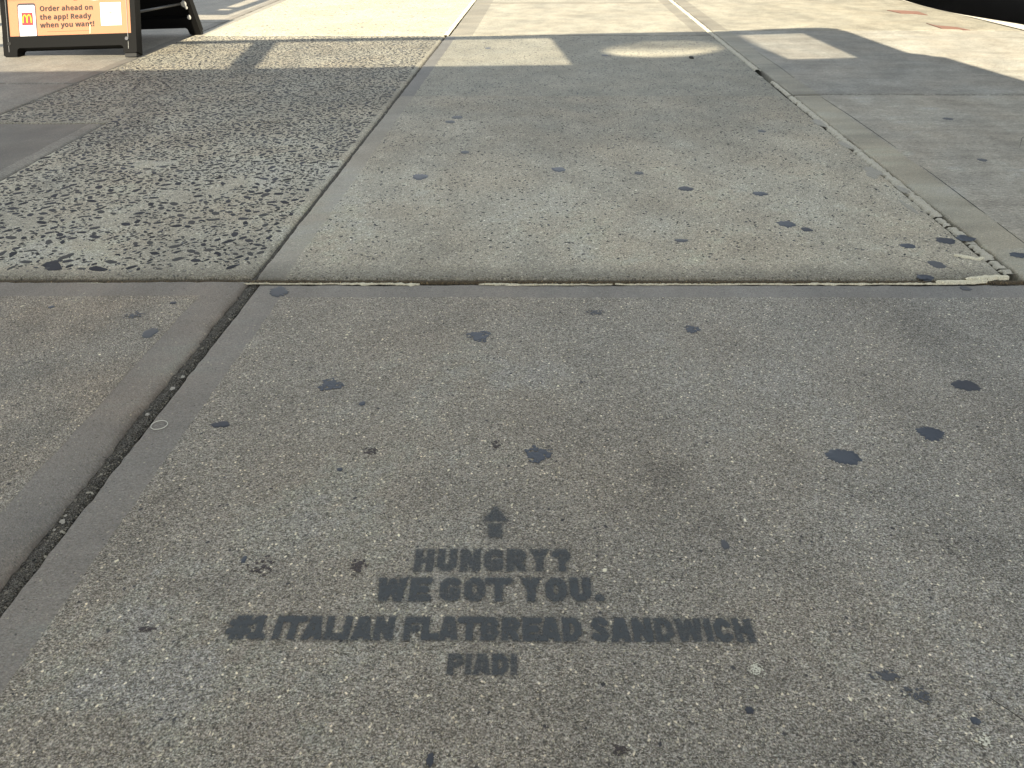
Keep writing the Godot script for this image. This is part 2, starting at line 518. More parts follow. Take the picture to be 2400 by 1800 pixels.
	quad(st, Vector3(-4.0, -0.022, 3.9), Vector3(-4.0, -0.022, -16.0), Vector3(3.15, -0.022, -16.0), Vector3(3.15, -0.022, 3.9))
	put("joint_bed", finish(st), M.dirt, pavement)

# a strip that follows a path on the ground: [x, d, half width] points, ragged on both sides, low dome in section
func ribbon(path: Array, y: float, thick: float, rag: float, seed_: float, step := 0.006) -> ArrayMesh:
	var st := begin()
	st.set_smooth_group(0)
	var rows := []
	for i in path.size() - 1:
		var p := Vector2(path[i][0], path[i][1])
		var q := Vector2(path[i + 1][0], path[i + 1][1])
		var k := maxi(1, int(p.distance_to(q) / step))
		var nrm := (q - p).normalized().orthogonal()
		for j in range(0, k + (1 if i == path.size() - 2 else 0)):
			var t := float(j) / k
			var c := p.lerp(q, t)
			var w: float = lerp(path[i][2], path[i + 1][2], t)
			var a := w * (1.0 + rag * n_edge.get_noise_2d(c.x * 2.0 + seed_, c.y * 2.0))
			var b := w * (1.0 + rag * n_edge.get_noise_2d(c.x * 2.0 - seed_, c.y * 2.0 + 50.0))
			var h := thick * (1.0 + 0.5 * n_edge.get_noise_2d(c.x * 3.0, c.y * 3.0 + seed_))
			a = maxf(a, 0.0004)
			b = maxf(b, 0.0004)
			rows.append([c - nrm * a, c - nrm * a * 0.6, c + nrm * b * 0.6, c + nrm * b, h])
	for i in rows.size() - 1:
		var r: Array = rows[i]
		var s: Array = rows[i + 1]
		for j in 3:
			var h0: float = y if j == 0 else y + r[4]
			var h1: float = y if j == 0 else y + s[4]
			var h2: float = y if j == 2 else y + s[4]
			var h3: float = y if j == 2 else y + r[4]
			quad(st, Vector3(r[j].x, h0, -r[j].y), Vector3(r[j + 1].x, h3, -r[j + 1].y), Vector3(s[j + 1].x, h2, -s[j + 1].y), Vector3(s[j].x, h1, -s[j].y))
	return finish(st)

func build_joints() -> void:
	# dirt that fills the joints
	put("joint_dirt", ribbon([[-0.62, -0.5, 0.016], [-0.581, 0.5, 0.014], [-0.572, 0.8, 0.0135], [-0.548, 1.2, 0.0125], [-0.541, 1.34, 0.014]], -0.011, 0.006, 0.15, 1.0), M.dirt, pavement)
	put("joint_dirt", ribbon([[-2.2, 1.345, 0.008], [-0.55, 1.3435, 0.007], [0.3, 1.341, 0.0075], [1.12, 1.341, 0.0065], [2.6, 1.342, 0.007]], -0.003, 0.004, 0.2, 2.0), M.brown_dirt, pavement)
	put("joint_dirt", ribbon([[-0.54, 1.35, 0.005], [-0.40, 4.64, 0.006]], -0.005, 0.004, 0.2, 3.0, 0.01), M.dirt, pavement)
	# broken mortar in the joint left of the right-hand slabs
	var pieces := [
		[1.372, 1.398, 0.011, 0.002], [1.403, 1.442, 0.012, -0.001], [1.446, 1.532, 0.0125, 0.0], [1.535, 1.64, 0.0125, 0.001], [1.644, 1.70, 0.010, -0.003], [1.703, 2.32, 0.0150, -0.001],
		[2.323, 2.70, 0.0135, 0.001], [2.703, 3.05, 0.0125, 0.002], [3.054, 3.34, 0.010, 0.003], [3.60, 4.64, 0.0135, 0.0], [4.65, 6.6, 0.012, 0.0]]
	for i in pieces.size():
		var p: Array = pieces[i]
		var a: float = p[0]
		var b: float = p[1]
		put("mortar_piece", ribbon([[xb(a) + p[3], a, p[2] * 1.0], [xb(a) + p[3], a + 0.012, p[2]], [xb(b) + p[3], b - 0.012, p[2] * 0.95], [xb(b) + p[3] * 0.5, b, p[2] * 0.95]], -0.002, 0.0065 if i > 4 else 0.0045, 0.95, 10.0 + i, 0.004), M.mortar, pavement)
	put("mortar_piece", ribbon([[-0.396, 4.66, 0.013], [-0.31, 6.6, 0.013]], -0.002, 0.008, 0.2, 31.0, 0.02), M.caulk, pavement)
	# thin flakes of mortar spilt beside the joint
	for f in [[1.094, 2.62, 0.018, 0.05], [1.075, 2.33, 0.014, 0.05], [1.05, 2.06, 0.022, 0.04], [1.03, 2.02, 0.014, 0.03], [1.065, 1.90, 0.014, 0.03], [1.117, 3.42, 0.012, 0.02], [1.02, 1.77, 0.008, 0.05]]:
		put("mortar_flake", blot(f[0], f[1], f[2], f[3], 0.0012, 0.6, rng.randi() % 100), M.flake, pavement)
	# remains of white filler along the front joint
	var at := -1.07
	while at < 0.86:
		var piece := rng.randf_range(0.04, 0.22)
		var heavy := 0.0048 if at > -0.55 and at < -0.25 else (0.0030 if at > 0.40 or absf(at + 0.15) < 0.12 else 0.0012)
		if rng.randf() < (0.3 if at > -0.02 and at < 0.38 else (0.45 if at < -0.6 else 0.85)):
			var pts := []
			for k in 9:
				var x: float = at + piece * k / 8.0
				pts.append([x, 1.3322 - 0.004 * exp(-pow((x - 0.2) * 2.0, 2.0)) + 0.0030 * n_edge.get_noise_2d(x * 1.2, 3.0), maxf(0.0003, heavy * (0.6 + 1.7 * n_edge.get_noise_2d(x * 1.1, 7.0)) * sqrt(sin(PI * clampf(k / 8.0, 0.03, 0.97))))])
			put("joint_filler", ribbon(pts, -0.001, 0.0030, 1.4, 50.0 + at * 37.0, 0.003), M.caulk, pavement)
		at += piece * rng.randf_range(0.8, 1.05)
	put("joint_filler", ribbon([[0.875, 1.334, 0.003], [0.91, 1.336, 0.007], [0.955, 1.337, 0.0065], [0.985, 1.341, 0.004]], 0.0, 0.005, 0.5, 71.0), M.caulk, pavement)
	put("joint_filler", ribbon([[0.94, 1.342, 0.003], [0.975, 1.349, 0.007], [1.015, 1.354, 0.010], [1.035, 1.352, 0.006]], 0.002, 0.006, 0.5, 72.0), M.caulk, pavement)
	put("joint_filler", ribbon([[0.978, 1.462, 0.003], [1.0, 1.452, 0.006], [1.018, 1.44, 0.006], [1.034, 1.446, 0.004]], 0.006, 0.003, 0.6, 73.0), M.caulk, pavement)
	# hairline cracks, open and full of dirt
	var cracks := [
		[[1.247, 3.02], [1.243, 2.70], [1.236, 2.52], [1.226, 2.30]], [[1.215, 2.12], [1.208, 1.98], [1.197, 1.83], [1.19, 1.72]], [[1.186, 1.66], [1.178, 1.55], [1.17, 1.45]],
		[[1.262, 3.40], [1.278, 3.62], [1.283, 3.80], [1.29, 4.05]], [[1.62, 2.30], [1.70, 2.42], [1.76, 2.47], [1.84, 2.60]],
		[[0.868, 1.46], [0.90, 1.425], [0.925, 1.41], [0.94, 1.395]], [[0.47, 0.41], [0.485, 0.392], [0.497, 0.375], [0.515, 0.362]]]
	for i in cracks.size():
		var path := []
		for p in cracks[i]:
			path.append([p[0], p[1], 0.0009 if i < 5 else 0.0006])
		path[0][2] = 0.0003
		path[-1][2] = 0.0003
		put("crack", ribbon(path, ground_y(path[0][0], path[0][1]) - 0.0002, 0.0006, 1.6, 90.0 + i * 3.0, 0.004), mat(lin(0.035, 0.033, 0.03), 0.95), pavement)
	# grit lying in the wide joint
	var st := begin()
	flat(st)
	for i in 420:
		var d := rng.randf_range(0.42, 1.33)
		var x := xa(d) + 0.011 + rng.randf_range(-0.009, 0.009)
		pebble(st, Vector3(x, -0.006, -d), rng.randf_range(0.0005, 0.0016))
	for i in 500:
		var x := rng.randf_range(-1.1, 1.1)
		pebble(st, Vector3(x, -0.002, -(1.3435 + rng.randf_range(-0.004, 0.004))), rng.randf_range(0.0005, 0.0014))
	var grit := put("joint_grit", finish(st), mat(lin(0.22, 0.20, 0.16), 0.9), pavement)
	grit.set_meta("kind", "stuff")
	for p in [[-0.566, 0.990, 0.0055], [-0.567, 0.955, 0.006], [-0.572, 0.885, 0.0048], [-0.583, 0.655, 0.0045], [-0.577, 0.652, 0.0035], [-0.585, 0.665, 0.003], [-0.580, 0.640, 0.003]]:
		var sp := begin()
		flat(sp)
		pebble(sp, Vector3(xa(p[1]) + 0.011 + rng.randf_range(-0.006, 0.006), -0.005, -p[1]), p[2] * 0.85)
		put("pebble", finish(sp), mat(lin(0.34, 0.32, 0.28), 0.8), pavement)

func pebble(st: SurfaceTool, c: Vector3, r: float) -> void:
	var top := c + Vector3(0, r * 0.9, 0)
	var a0 := rng.randf() * TAU
	var ring := []
	for i in 5:
		var a := a0 + TAU * i / 5
		var q := r * rng.randf_range(0.7, 1.2)
		ring.append(c + Vector3(cos(a) * q, r * 0.15, sin(a) * q))
	for i in 5:
		tri(st, top, ring[i], ring[(i + 1) % 5])

# an irregular low blot of given half sizes; height at the middle above the ground
func blot(x: float, d: float, rx: float, rd: float, high: float, rag: float, seed_: int, y0 := -99.0, turn := 0.0) -> ArrayMesh:
	var st := begin()
	st.set_smooth_group(0)
	var k := 44
	var rings := [0.0, 0.55, 0.9, 1.0]
	var hs := [1.0, 0.95, 0.7, -0.4]
	var pts := []
	for j in 4:
		var row := []
		for i in k:
			var a := TAU * i / k
			var q := 1.0 + rag * (0.55 * n_edge.get_noise_2d(cos(a) * 0.028 + seed_, sin(a) * 0.028) + 0.6 * n_edge.get_noise_2d(cos(a) * 0.13 + seed_, sin(a) * 0.13 + 9.0))
			var v := Vector2(cos(a) * rx * q * rings[j], sin(a) * rd * q * rings[j]).rotated(turn)
			var g := ground_y(x + v.x, d + v.y) if y0 < -90.0 else y0
			row.append(Vector3(x + v.x, g + high * hs[j], -(d + v.y)))
		pts.append(row)
	for j in 3:
		for i in k:
			var n := (i + 1) % k
			if j == 0:
				tri(st, pts[0][0], pts[1][n], pts[1][i])
			else:
				quad(st, pts[j][i], pts[j][n], pts[j + 1][n], pts[j + 1][i])
	return finish(st)

# ======================================================================= stones
func stone_mesh() -> ArrayMesh:
	var st := begin()
	flat(st)
	var k := 6 + rng.randi() % 3
	var ring := []
	for i in k:
		var a := TAU * (i + rng.randf_range(-0.3, 0.3)) / k
		var q := rng.randf_range(0.75, 1.15)
		ring.append(Vector3(cos(a) * q * 1.08, 0, sin(a) * q * rng.randf_range(0.48, 0.72)))
	for i in k:
		var p: Vector3 = ring[i]
		var q: Vector3 = ring[(i + 1) % k]
		var pi := p * 0.86 + Vector3(0, 0.05, 0)
		var qi := q * 0.86 + Vector3(0, 0.05, 0)
		tri(st, Vector3(0, 0.07, 0), pi, qi)
		quad(st, pi, p + Vector3(0, -0.12, 0), q + Vector3(0, -0.12, 0), qi)
	return finish(st)

func scatter(count: int, x0: Callable, x1: Callable, d0: float, d1: float, rmin: float, rmax: float, power: float, shy: float) -> Array:
	var out := []
	var taken := {}
	var tries := 0
	while out.size() < count and tries < count * 6:
		tries += 1
		var d := rng.randf_range(d0, d1)
		var x := rng.randf_range(x0.call(d), x1.call(d))
		if shy > 0.0 and n_mid.get_noise_2d(x * 0.6 + 3.0, d * 0.6) > shy + 0.16 * (d - 1.7):
			continue
		var r: float = lerp(rmin, rmax, pow(rng.randf(), power))
		var key := Vector2i(int(x / 0.020 + 1000.0), int(d / 0.020))
		var bad := false
		for i in range(-1, 2):
			for j in range(-1, 2):
				for o in taken.get(key + Vector2i(i, j), []):
					if Vector2(o.x - x, o.y - d).length() < (o.z + r) * 0.78:
						bad = true
		if bad:
			continue
		if not taken.has(key):
			taken[key] = []
		taken[key].append(Vector3(x, d, r))
		out.append(Vector3(x, d, r))
	return out

func stone_frame(s: Vector3) -> Transform3D:
	var r := s.z
	return Transform3D(Basis(Vector3.UP, rng.randf_range(-1.4, 1.4) + (PI if rng.randf() < 0.5 else 0.0)).scaled(Vector3(r, 0.009, r)), Vector3(s.x, ground_y(s.x, s.y) + 0.0002, -s.y))

func many(called: String, spots: Array, meshes: Array, parent: Node, shade: Vector2) -> void:
	for m in meshes.size():
		var mm := MultiMesh.new()
		mm.transform_format = MultiMesh.TRANSFORM_3D
		mm.use_colors = true
		mm.mesh = meshes[m]
		var mine := []
		for i in range(m, spots.size(), meshes.size()):
			mine.append(spots[i])
		mm.instance_count = mine.size()
		for i in mine.size():
			mm.set_instance_transform(i, stone_frame(mine[i]))
			var v := rng.randf_range(shade.x, shade.y)
			mm.set_instance_color(i, Color(v * 0.93, v * 0.98, v * 1.12))
		var o := MultiMeshInstance3D.new()
		o.name = called
		o.multimesh = mm
		o.material_override = M.stone_many
		parent.add_child(o, true)
		o.set_meta("kind", "stuff")

func build_aggregate() -> void:
	var meshes := []
	for i in 14:
		meshes.append(stone_mesh())
	# the big dark stones of the left slab: the nearest 300 one by one, the rest as stuff
	var near := scatter(1500, func(_d): return -1.43, func(d): return xa(d) - 0.02, 1.39, 1.98, 0.0032, 0.0185, 1.9, 0.30)
	var rest := scatter(11500, func(d): return -1.43 if d < 2.63 else -1.88, func(d): return xa(d) - 0.02, 1.985, 4.62, 0.0034, 0.0180, 1.8, 0.36)
	near.append_array([Vector3(-0.985, 1.405, 0.034), Vector3(-0.885, 1.392, 0.024), Vector3(-0.985, 1.455, 0.017), Vector3(-1.11, 1.47, 0.017), Vector3(-0.60, 1.40, 0.015)])
	near.sort_custom(func(a, b): return a.z / a.y > b.z / b.y)
	var shared := []
	for i in near.size():
		if i < 300:
			var o := put("stone", meshes[rng.randi() % 14], M.stone[mini(3, rng.randi() % 5)], M.stone_slab)
			o.transform = stone_frame(near[i])
		else:
			shared.append(near[i])
	shared.append_array(rest)
	many("small_stones", shared, meshes, M.stone_slab, Vector2(0.016, 0.055))
	var small := scatter(1300, func(_d): return -1.43, func(d): return xa(d) - 0.012, 1.38, 2.6, 0.0016, 0.0042, 1.4, 0.0)
	many("stone_chips", small, [meshes[2]], M.stone_slab, Vector2(0.05, 0.12))
	var far := scatter(2600, func(_d): return -1.82, func(d): return xa(d) - 0.03, 4.66, 9.3, 0.0045, 0.0135, 1.6, 0.0)
	many("small_stones", far, [meshes[0], meshes[1], meshes[4]], M.far_stone_slab, Vector2(0.05, 0.14))
	# fine dark grit in the middle slabs
	var grit := scatter(4200, func(d): return xa(d) + 0.07, func(d): return xb(d) - 0.03, 1.44, 3.03, 0.0013, 0.0052, 2.4, 0.0)
	many("dark_grit", grit, [meshes[3], meshes[6], meshes[7]], pavement, Vector2(0.025, 0.09))
	var grit2 := scatter(2200, func(d): return xa(d) + 0.07, func(d): return xb(d) - 0.03, 3.05, 4.63, 0.002, 0.0060, 2.0, 0.0)
	many("dark_grit", grit2, [meshes[5]], pavement, Vector2(0.04, 0.12))

# ======================================================================= road, kerb and the unseen truck added to shade it
func build_road_and_added_truck() -> void:
	var st := begin()
	quad(st, Vector3(3.1, -0.14, 30), Vector3(3.1, -0.14, -60), Vector3(14, -0.14, -60), Vector3(14, -0.14, 30))
	var road := put("road", finish(st), M.asphalt)
	road.set_meta("kind", "structure")
	# the worn kerb, a low bulging line of steel-faced concrete lengths
	var line := [[3.42, 3.0], [3.40, 4.2], [3.36, 4.85], [3.305, 5.15], [3.225, 5.45], [3.165, 5.72], [3.155, 6.0], [3.17, 6.25], [3.205, 6.6], [3.21, 7.6], [3.21, 16.0]]
	for i in line.size() - 1:
		var a := Vector2(line[i][0], line[i][1])
		var b := Vector2(line[i + 1][0], line[i + 1][1])
		var s := begin()
		s.set_smooth_group(0)
		var top := 0.006
		var prof := [Vector2(3.163 if a.x > 3.18 else a.x - 0.03, top + 0.002), Vector2(-0.022, top + 0.002), Vector2(-0.006, top - 0.004), Vector2(0.0, top - 0.02), Vector2(0.012, -0.15)]
		for j in 4:
			var p0: float = minf(3.162, a.x - 0.03) if j == 0 else a.x + prof[j].x
			var q0: float = minf(3.162, b.x - 0.03) if j == 0 else b.x + prof[j].x
			quad(s, Vector3(p0, prof[j].y, -a.y), Vector3(q0, prof[j].y, -b.y), Vector3(b.x + prof[j + 1].x, prof[j + 1].y, -b.y), Vector3(a.x + prof[j + 1].x, prof[j + 1].y, -a.y))
		put("kerb_stone", finish(s), mat(lin(0.36, 0.34, 0.30), 0.85), pavement)
	# straight kerb nearer than the frame
	var k := begin()
	flat(k)
	quad(k, Vector3(3.163, 0.004, 4.0), Vector3(3.163, 0.004, -3.0), Vector3(3.42, 0.004, -3.0), Vector3(3.42, 0.004, 4.0))
	quad(k, Vector3(3.42, 0.004, 4.0), Vector3(3.42, 0.004, -3.0), Vector3(3.43, -0.15, -3.0), Vector3(3.43, -0.15, 4.0))
	put("kerb_stone", finish(k), mat(lin(0.36, 0.34, 0.30), 0.85), pavement)
	# two rust-red patches let into the kerb-side slab
	for q in [["long rust-red patch in the sunlit slab, the one nearer the kerb's far end", [2.745, 5.84, 2.765, 5.655, 2.85, 5.64, 2.91, 5.565, 2.935, 5.76, 2.862, 5.815]], ["small orange-red patch on the sunlit slab joint, nearer of the two red patches", [2.70, 5.15, 2.682, 4.918, 2.765, 4.9, 2.822, 4.842, 2.806, 4.974, 2.712, 5.05]]]:
		var f := func(u: float, v: float, w: float) -> Vector3: return Vector3(u, w, -v)
		var s := begin()
		var poly := PackedVector2Array()
		for i in range(0, q[1].size(), 2):
			poly.append(Vector2(q[1][i], q[1][i + 1]))
		prism(s, poly, 0.0, 0.0095, f)
		var o := put("red_patch", finish(s), mat(lin(0.12, 0.06, 0.045), 0.85))
		tag(o, q[0], "patch", "red patches in the pavement")
	# an unseen truck, added at the kerb to shade the road beside it
	var t := thing("added_truck", "added unseen box truck that darkens the road at the right", "truck", Vector3(4.42, -0.14, -7.2))
	var fx := func(u: float, v: float, w: float) -> Vector3: return Vector3(w, v, u)
	var paint := mat(lin(0.03, 0.03, 0.035), 0.4)
	var s1 := begin()
	prism(s1, chamfered(-2.6, 0.55, 4.2, 3.3, 0.03), -1.12, 1.12, fx)
	put("box_body", finish(s1), paint, t)
	var s2 := begin()
	prism(s2, PackedVector2Array([Vector2(-4.4, 0.55), Vector2(-2.62, 0.55), Vector2(-2.62, 2.5), Vector2(-3.5, 2.5), Vector2(-4.1, 1.6), Vector2(-4.45, 1.45)]), -1.05, 1.05, fx)
	put("cab", finish(s2), paint, t)
	var s3 := begin()
	prism(s3, PackedVector2Array([Vector2(-3.46, 1.65), Vector2(-2.8, 1.65), Vector2(-2.8, 2.35), Vector2(-3.46, 2.35)]), -1.053, 1.053, fx)
	put("side_window", finish(s3), mat(lin(0.02, 0.02, 0.025), 0.1), t)
	for side in [-1.0, 1.0]:
		for at in [-3.5, 2.6]:
			var s4 := begin()
			prism(s4, ellipse(at, 0.46, 0.46, 0.46), side * 0.98 - 0.13, side * 0.98 + 0.13, fx)
			var w := put("wheel", finish(s4), M.rubber, t)
			var s5 := begin()
			prism(s5, ellipse(at, 0.46, 0.24, 0.24), side * 0.98 - 0.135, side * 0.98 + 0.135, fx)
			put("rim", finish(s5), mat(lin(0.1, 0.1, 0.1), 0.5), w)

# ======================================================================= an unseen canopy, added overhead to cast the shade on the slabs
func plan(xs: Array, y0: float, y1: float, back: float) -> ArrayMesh:
	var st := begin()
	var poly := PackedVector2Array()
	for p in xs:
		poly.append(Vector2(p[0], p[1] - back))
	prism(st, poly, y0, y1, func(u: float, v: float, w: float) -> Vector3: return Vector3(u, w, -v))
	return finish(st)

func build_added_canopy() -> void:
	var high := 3.0
	var back := high / tan(deg_to_rad(47.0))
	var t := thing("added_canopy", "added unseen steel canopy, its glazed openings shaped to throw the light patches", "canopy")
	var steel: Material = M.painted_steel
	var ceiling := mat(lin(0.55, 0.54, 0.50), 0.8)
	# roof sheet, its front line is the near edge of the openings
	put("roof_sheet", plan([[-3.5, -0.3], [2.36, -0.3], [2.34, 2.2], [2.262, 3.329], [2.222, 3.684], [2.202, 3.90], [2.07, 3.97], [1.75, 3.888], [1.39, 3.841], [0.29, 3.695], [-1.207, 3.605], [-1.358, 3.589], [-2.365, 3.52], [-3.5, 3.43]], high, high + 0.03, back), ceiling, t)
	put("front_beam", plan([[-3.5, 4.27], [-2.844, 4.32], [-1.931, 4.407], [-1.466, 4.468], [-0.41, 4.577], [0.513, 4.708], [1.303, 4.80], [1.80, 4.945], [1.96, 4.95], [2.03, 4.90], [2.05, 4.80], [1.752, 4.735], [1.307, 4.655], [0.224, 4.545], [-1.331, 4.39], [-1.931, 4.325], [-3.5, 4.18]], high, high + 0.025, back), steel, t)
	put("end_beam", plan([[1.752, 4.72], [2.05, 4.81], [2.062, 4.50], [2.071, 4.03], [2.15, 3.965], [2.07, 3.95], [1.75, 3.87]], high - 0.004, high + 0.021, back), steel, t)
	put("glazing_bar", plan([[-1.35, 3.58], [-1.215, 3.60], [-1.325, 4.41], [-1.455, 4.40]], high - 0.004, high + 0.021, back), steel, t)
	put("glazing_bar", plan([[-2.95, 3.46], [-2.82, 3.47], [-2.90, 4.26], [-3.03, 4.25]], high - 0.004, high + 0.021, back), steel, t)
	put("glazing_bar", plan([[0.29, 3.68], [0.43, 3.70], [0.36, 4.58], [0.224, 4.56]], high - 0.004, high + 0.021, back), steel, t)
	put("glazing_bar", plan([[1.22, 3.81], [1.392, 3.83], [1.312, 4.68], [1.16, 4.66]], high - 0.004, high + 0.021, back), steel, t)
	# raised panel added to cast a soft oval of light between two sharper patches
	var panel_high := 6.4
	var far_back := panel_high / tan(deg_to_rad(47.0))
	var arc_low := []
	var arc_up := []
	for i in 13:
		var a := PI * i / 12.0
		arc_low.append([0.82 + 0.33 * cos(a), 4.19 - 0.25 * sin(a) + 0.09 * cos(a)])
		arc_up.append([0.82 - 0.33 * cos(a), 4.19 + 0.24 * sin(a) - 0.09 * cos(a)])
	put("shade_panel", plan([[0.33, 3.60], [1.36, 3.70], [1.36, 4.28]] + arc_low + [[0.33, 4.10]], panel_high, panel_high + 0.02, far_back), steel, t)
	put("shade_panel", plan([[1.36, 4.29], [1.36, 4.70], [0.33, 4.58], [0.33, 4.11]] + arc_up, panel_high, panel_high + 0.02, far_back), steel, t)
	for i in 7:
		var d := 4.08 + 0.06 * i
		var wide: float = [0.016, 0.034, 0.042, 0.044, 0.038, 0.034, 0.034][i]
		put("shade_slat", plan([[0.40, d], [1.25, d + 0.10], [1.25, d + 0.10 + wide], [0.40, d + wide]], panel_high - 0.012, panel_high - 0.008, far_back), steel, t)
	for x in [0.36, 1.33]:
		var pst := begin()
		prism(pst, chamfered(x - 0.03, 4.2 - far_back - 0.4, x + 0.03, 4.2 - far_back - 0.34, 0.006), high + 0.03, panel_high, func(u: float, v: float, w: float) -> Vector3: return Vector3(u, w, -v))
		put("post", finish(pst), steel, t)
	# tinted panes, added to dim the light of the sharper patches
	var glass := mat(Color(0.60, 0.62, 0.64, 0.18), 0.03)
	glass.transparency = BaseMaterial3D.TRANSPARENCY_ALPHA
	put("pane", plan([[-3.5, 3.42], [-1.36, 3.57], [-1.45, 4.41], [-3.5, 4.22]], high + 0.034, high + 0.038, back), glass, t)
	put("pane", plan([[-1.22, 3.58], [0.30, 3.68], [0.22, 4.57], [-1.33, 4.41]], high + 0.034, high + 0.038, back), glass, t)
	put("pane", plan([[1.38, 3.82], [1.76, 3.87], [1.76, 4.76], [1.30, 4.67]], high + 0.034, high + 0.038, back), glass, t)
	var sp := begin()
	for p in [Vector2(-3.4, 0.55), Vector2(-3.4, -2.9), Vector2(2.24, -0.6), Vector2(2.24, -2.9)]:
		prism(sp, chamfered(p.x - 0.05, p.y - 0.05, p.x + 0.05, p.y + 0.05, 0.012), 0.0, high, func(u: float, v: float, w: float) -> Vector3: return Vector3(u, w, -v))
		put("post", finish(sp), steel, t)
		sp = begin()

# unseen slotted board, added so its shade lies on the slabs behind the folding sign
func build_shade_board() -> void:
	var high := 2.6
	var back := high / tan(deg_to_rad(47.0))
	var t := thing("added_shade_board", "added unseen slotted board that shades the slabs behind the folding sign", "board")
	put("board", plan([[-3.4, 5.575], [-2.0, 5.59], [-1.99, 5.845], [-3.4, 5.845]], high, high + 0.02, back), M.painted_steel, t)
	put("board", plan([[-3.4, 5.845], [-2.165, 5.845], [-2.165, 5.945], [-3.4, 5.945]], high, high + 0.02, back), M.painted_steel, t)
	put("board", plan([[-2.075, 5.845], [-1.99, 5.845], [-1.985, 5.945], [-2.08, 5.945]], high, high + 0.02, back), M.painted_steel, t)
	put("board", plan([[-3.4, 5.945], [-1.985, 5.945], [-1.98, 6.03], [-3.4, 6.03]], high, high + 0.02, back), M.painted_steel, t)
	put("board", plan([[-3.4, 6.03], [-2.16, 6.03], [-2.14, 7.4], [-3.4, 7.4]], high, high + 0.02, back), M.painted_steel, t)
	put("board", plan([[-2.075, 6.03], [-1.98, 6.03], [-1.95, 7.4], [-2.02, 7.4]], high, high + 0.02, back), M.painted_steel, t)
	var sp := begin()
	prism(sp, chamfered(-3.35, 3.3, -3.27, 3.38, 0.01), 0.0, high, func(u: float, v: float, w: float) -> Vector3: return Vector3(u, w, -v))
	put("post", finish(sp), M.painted_steel, t)

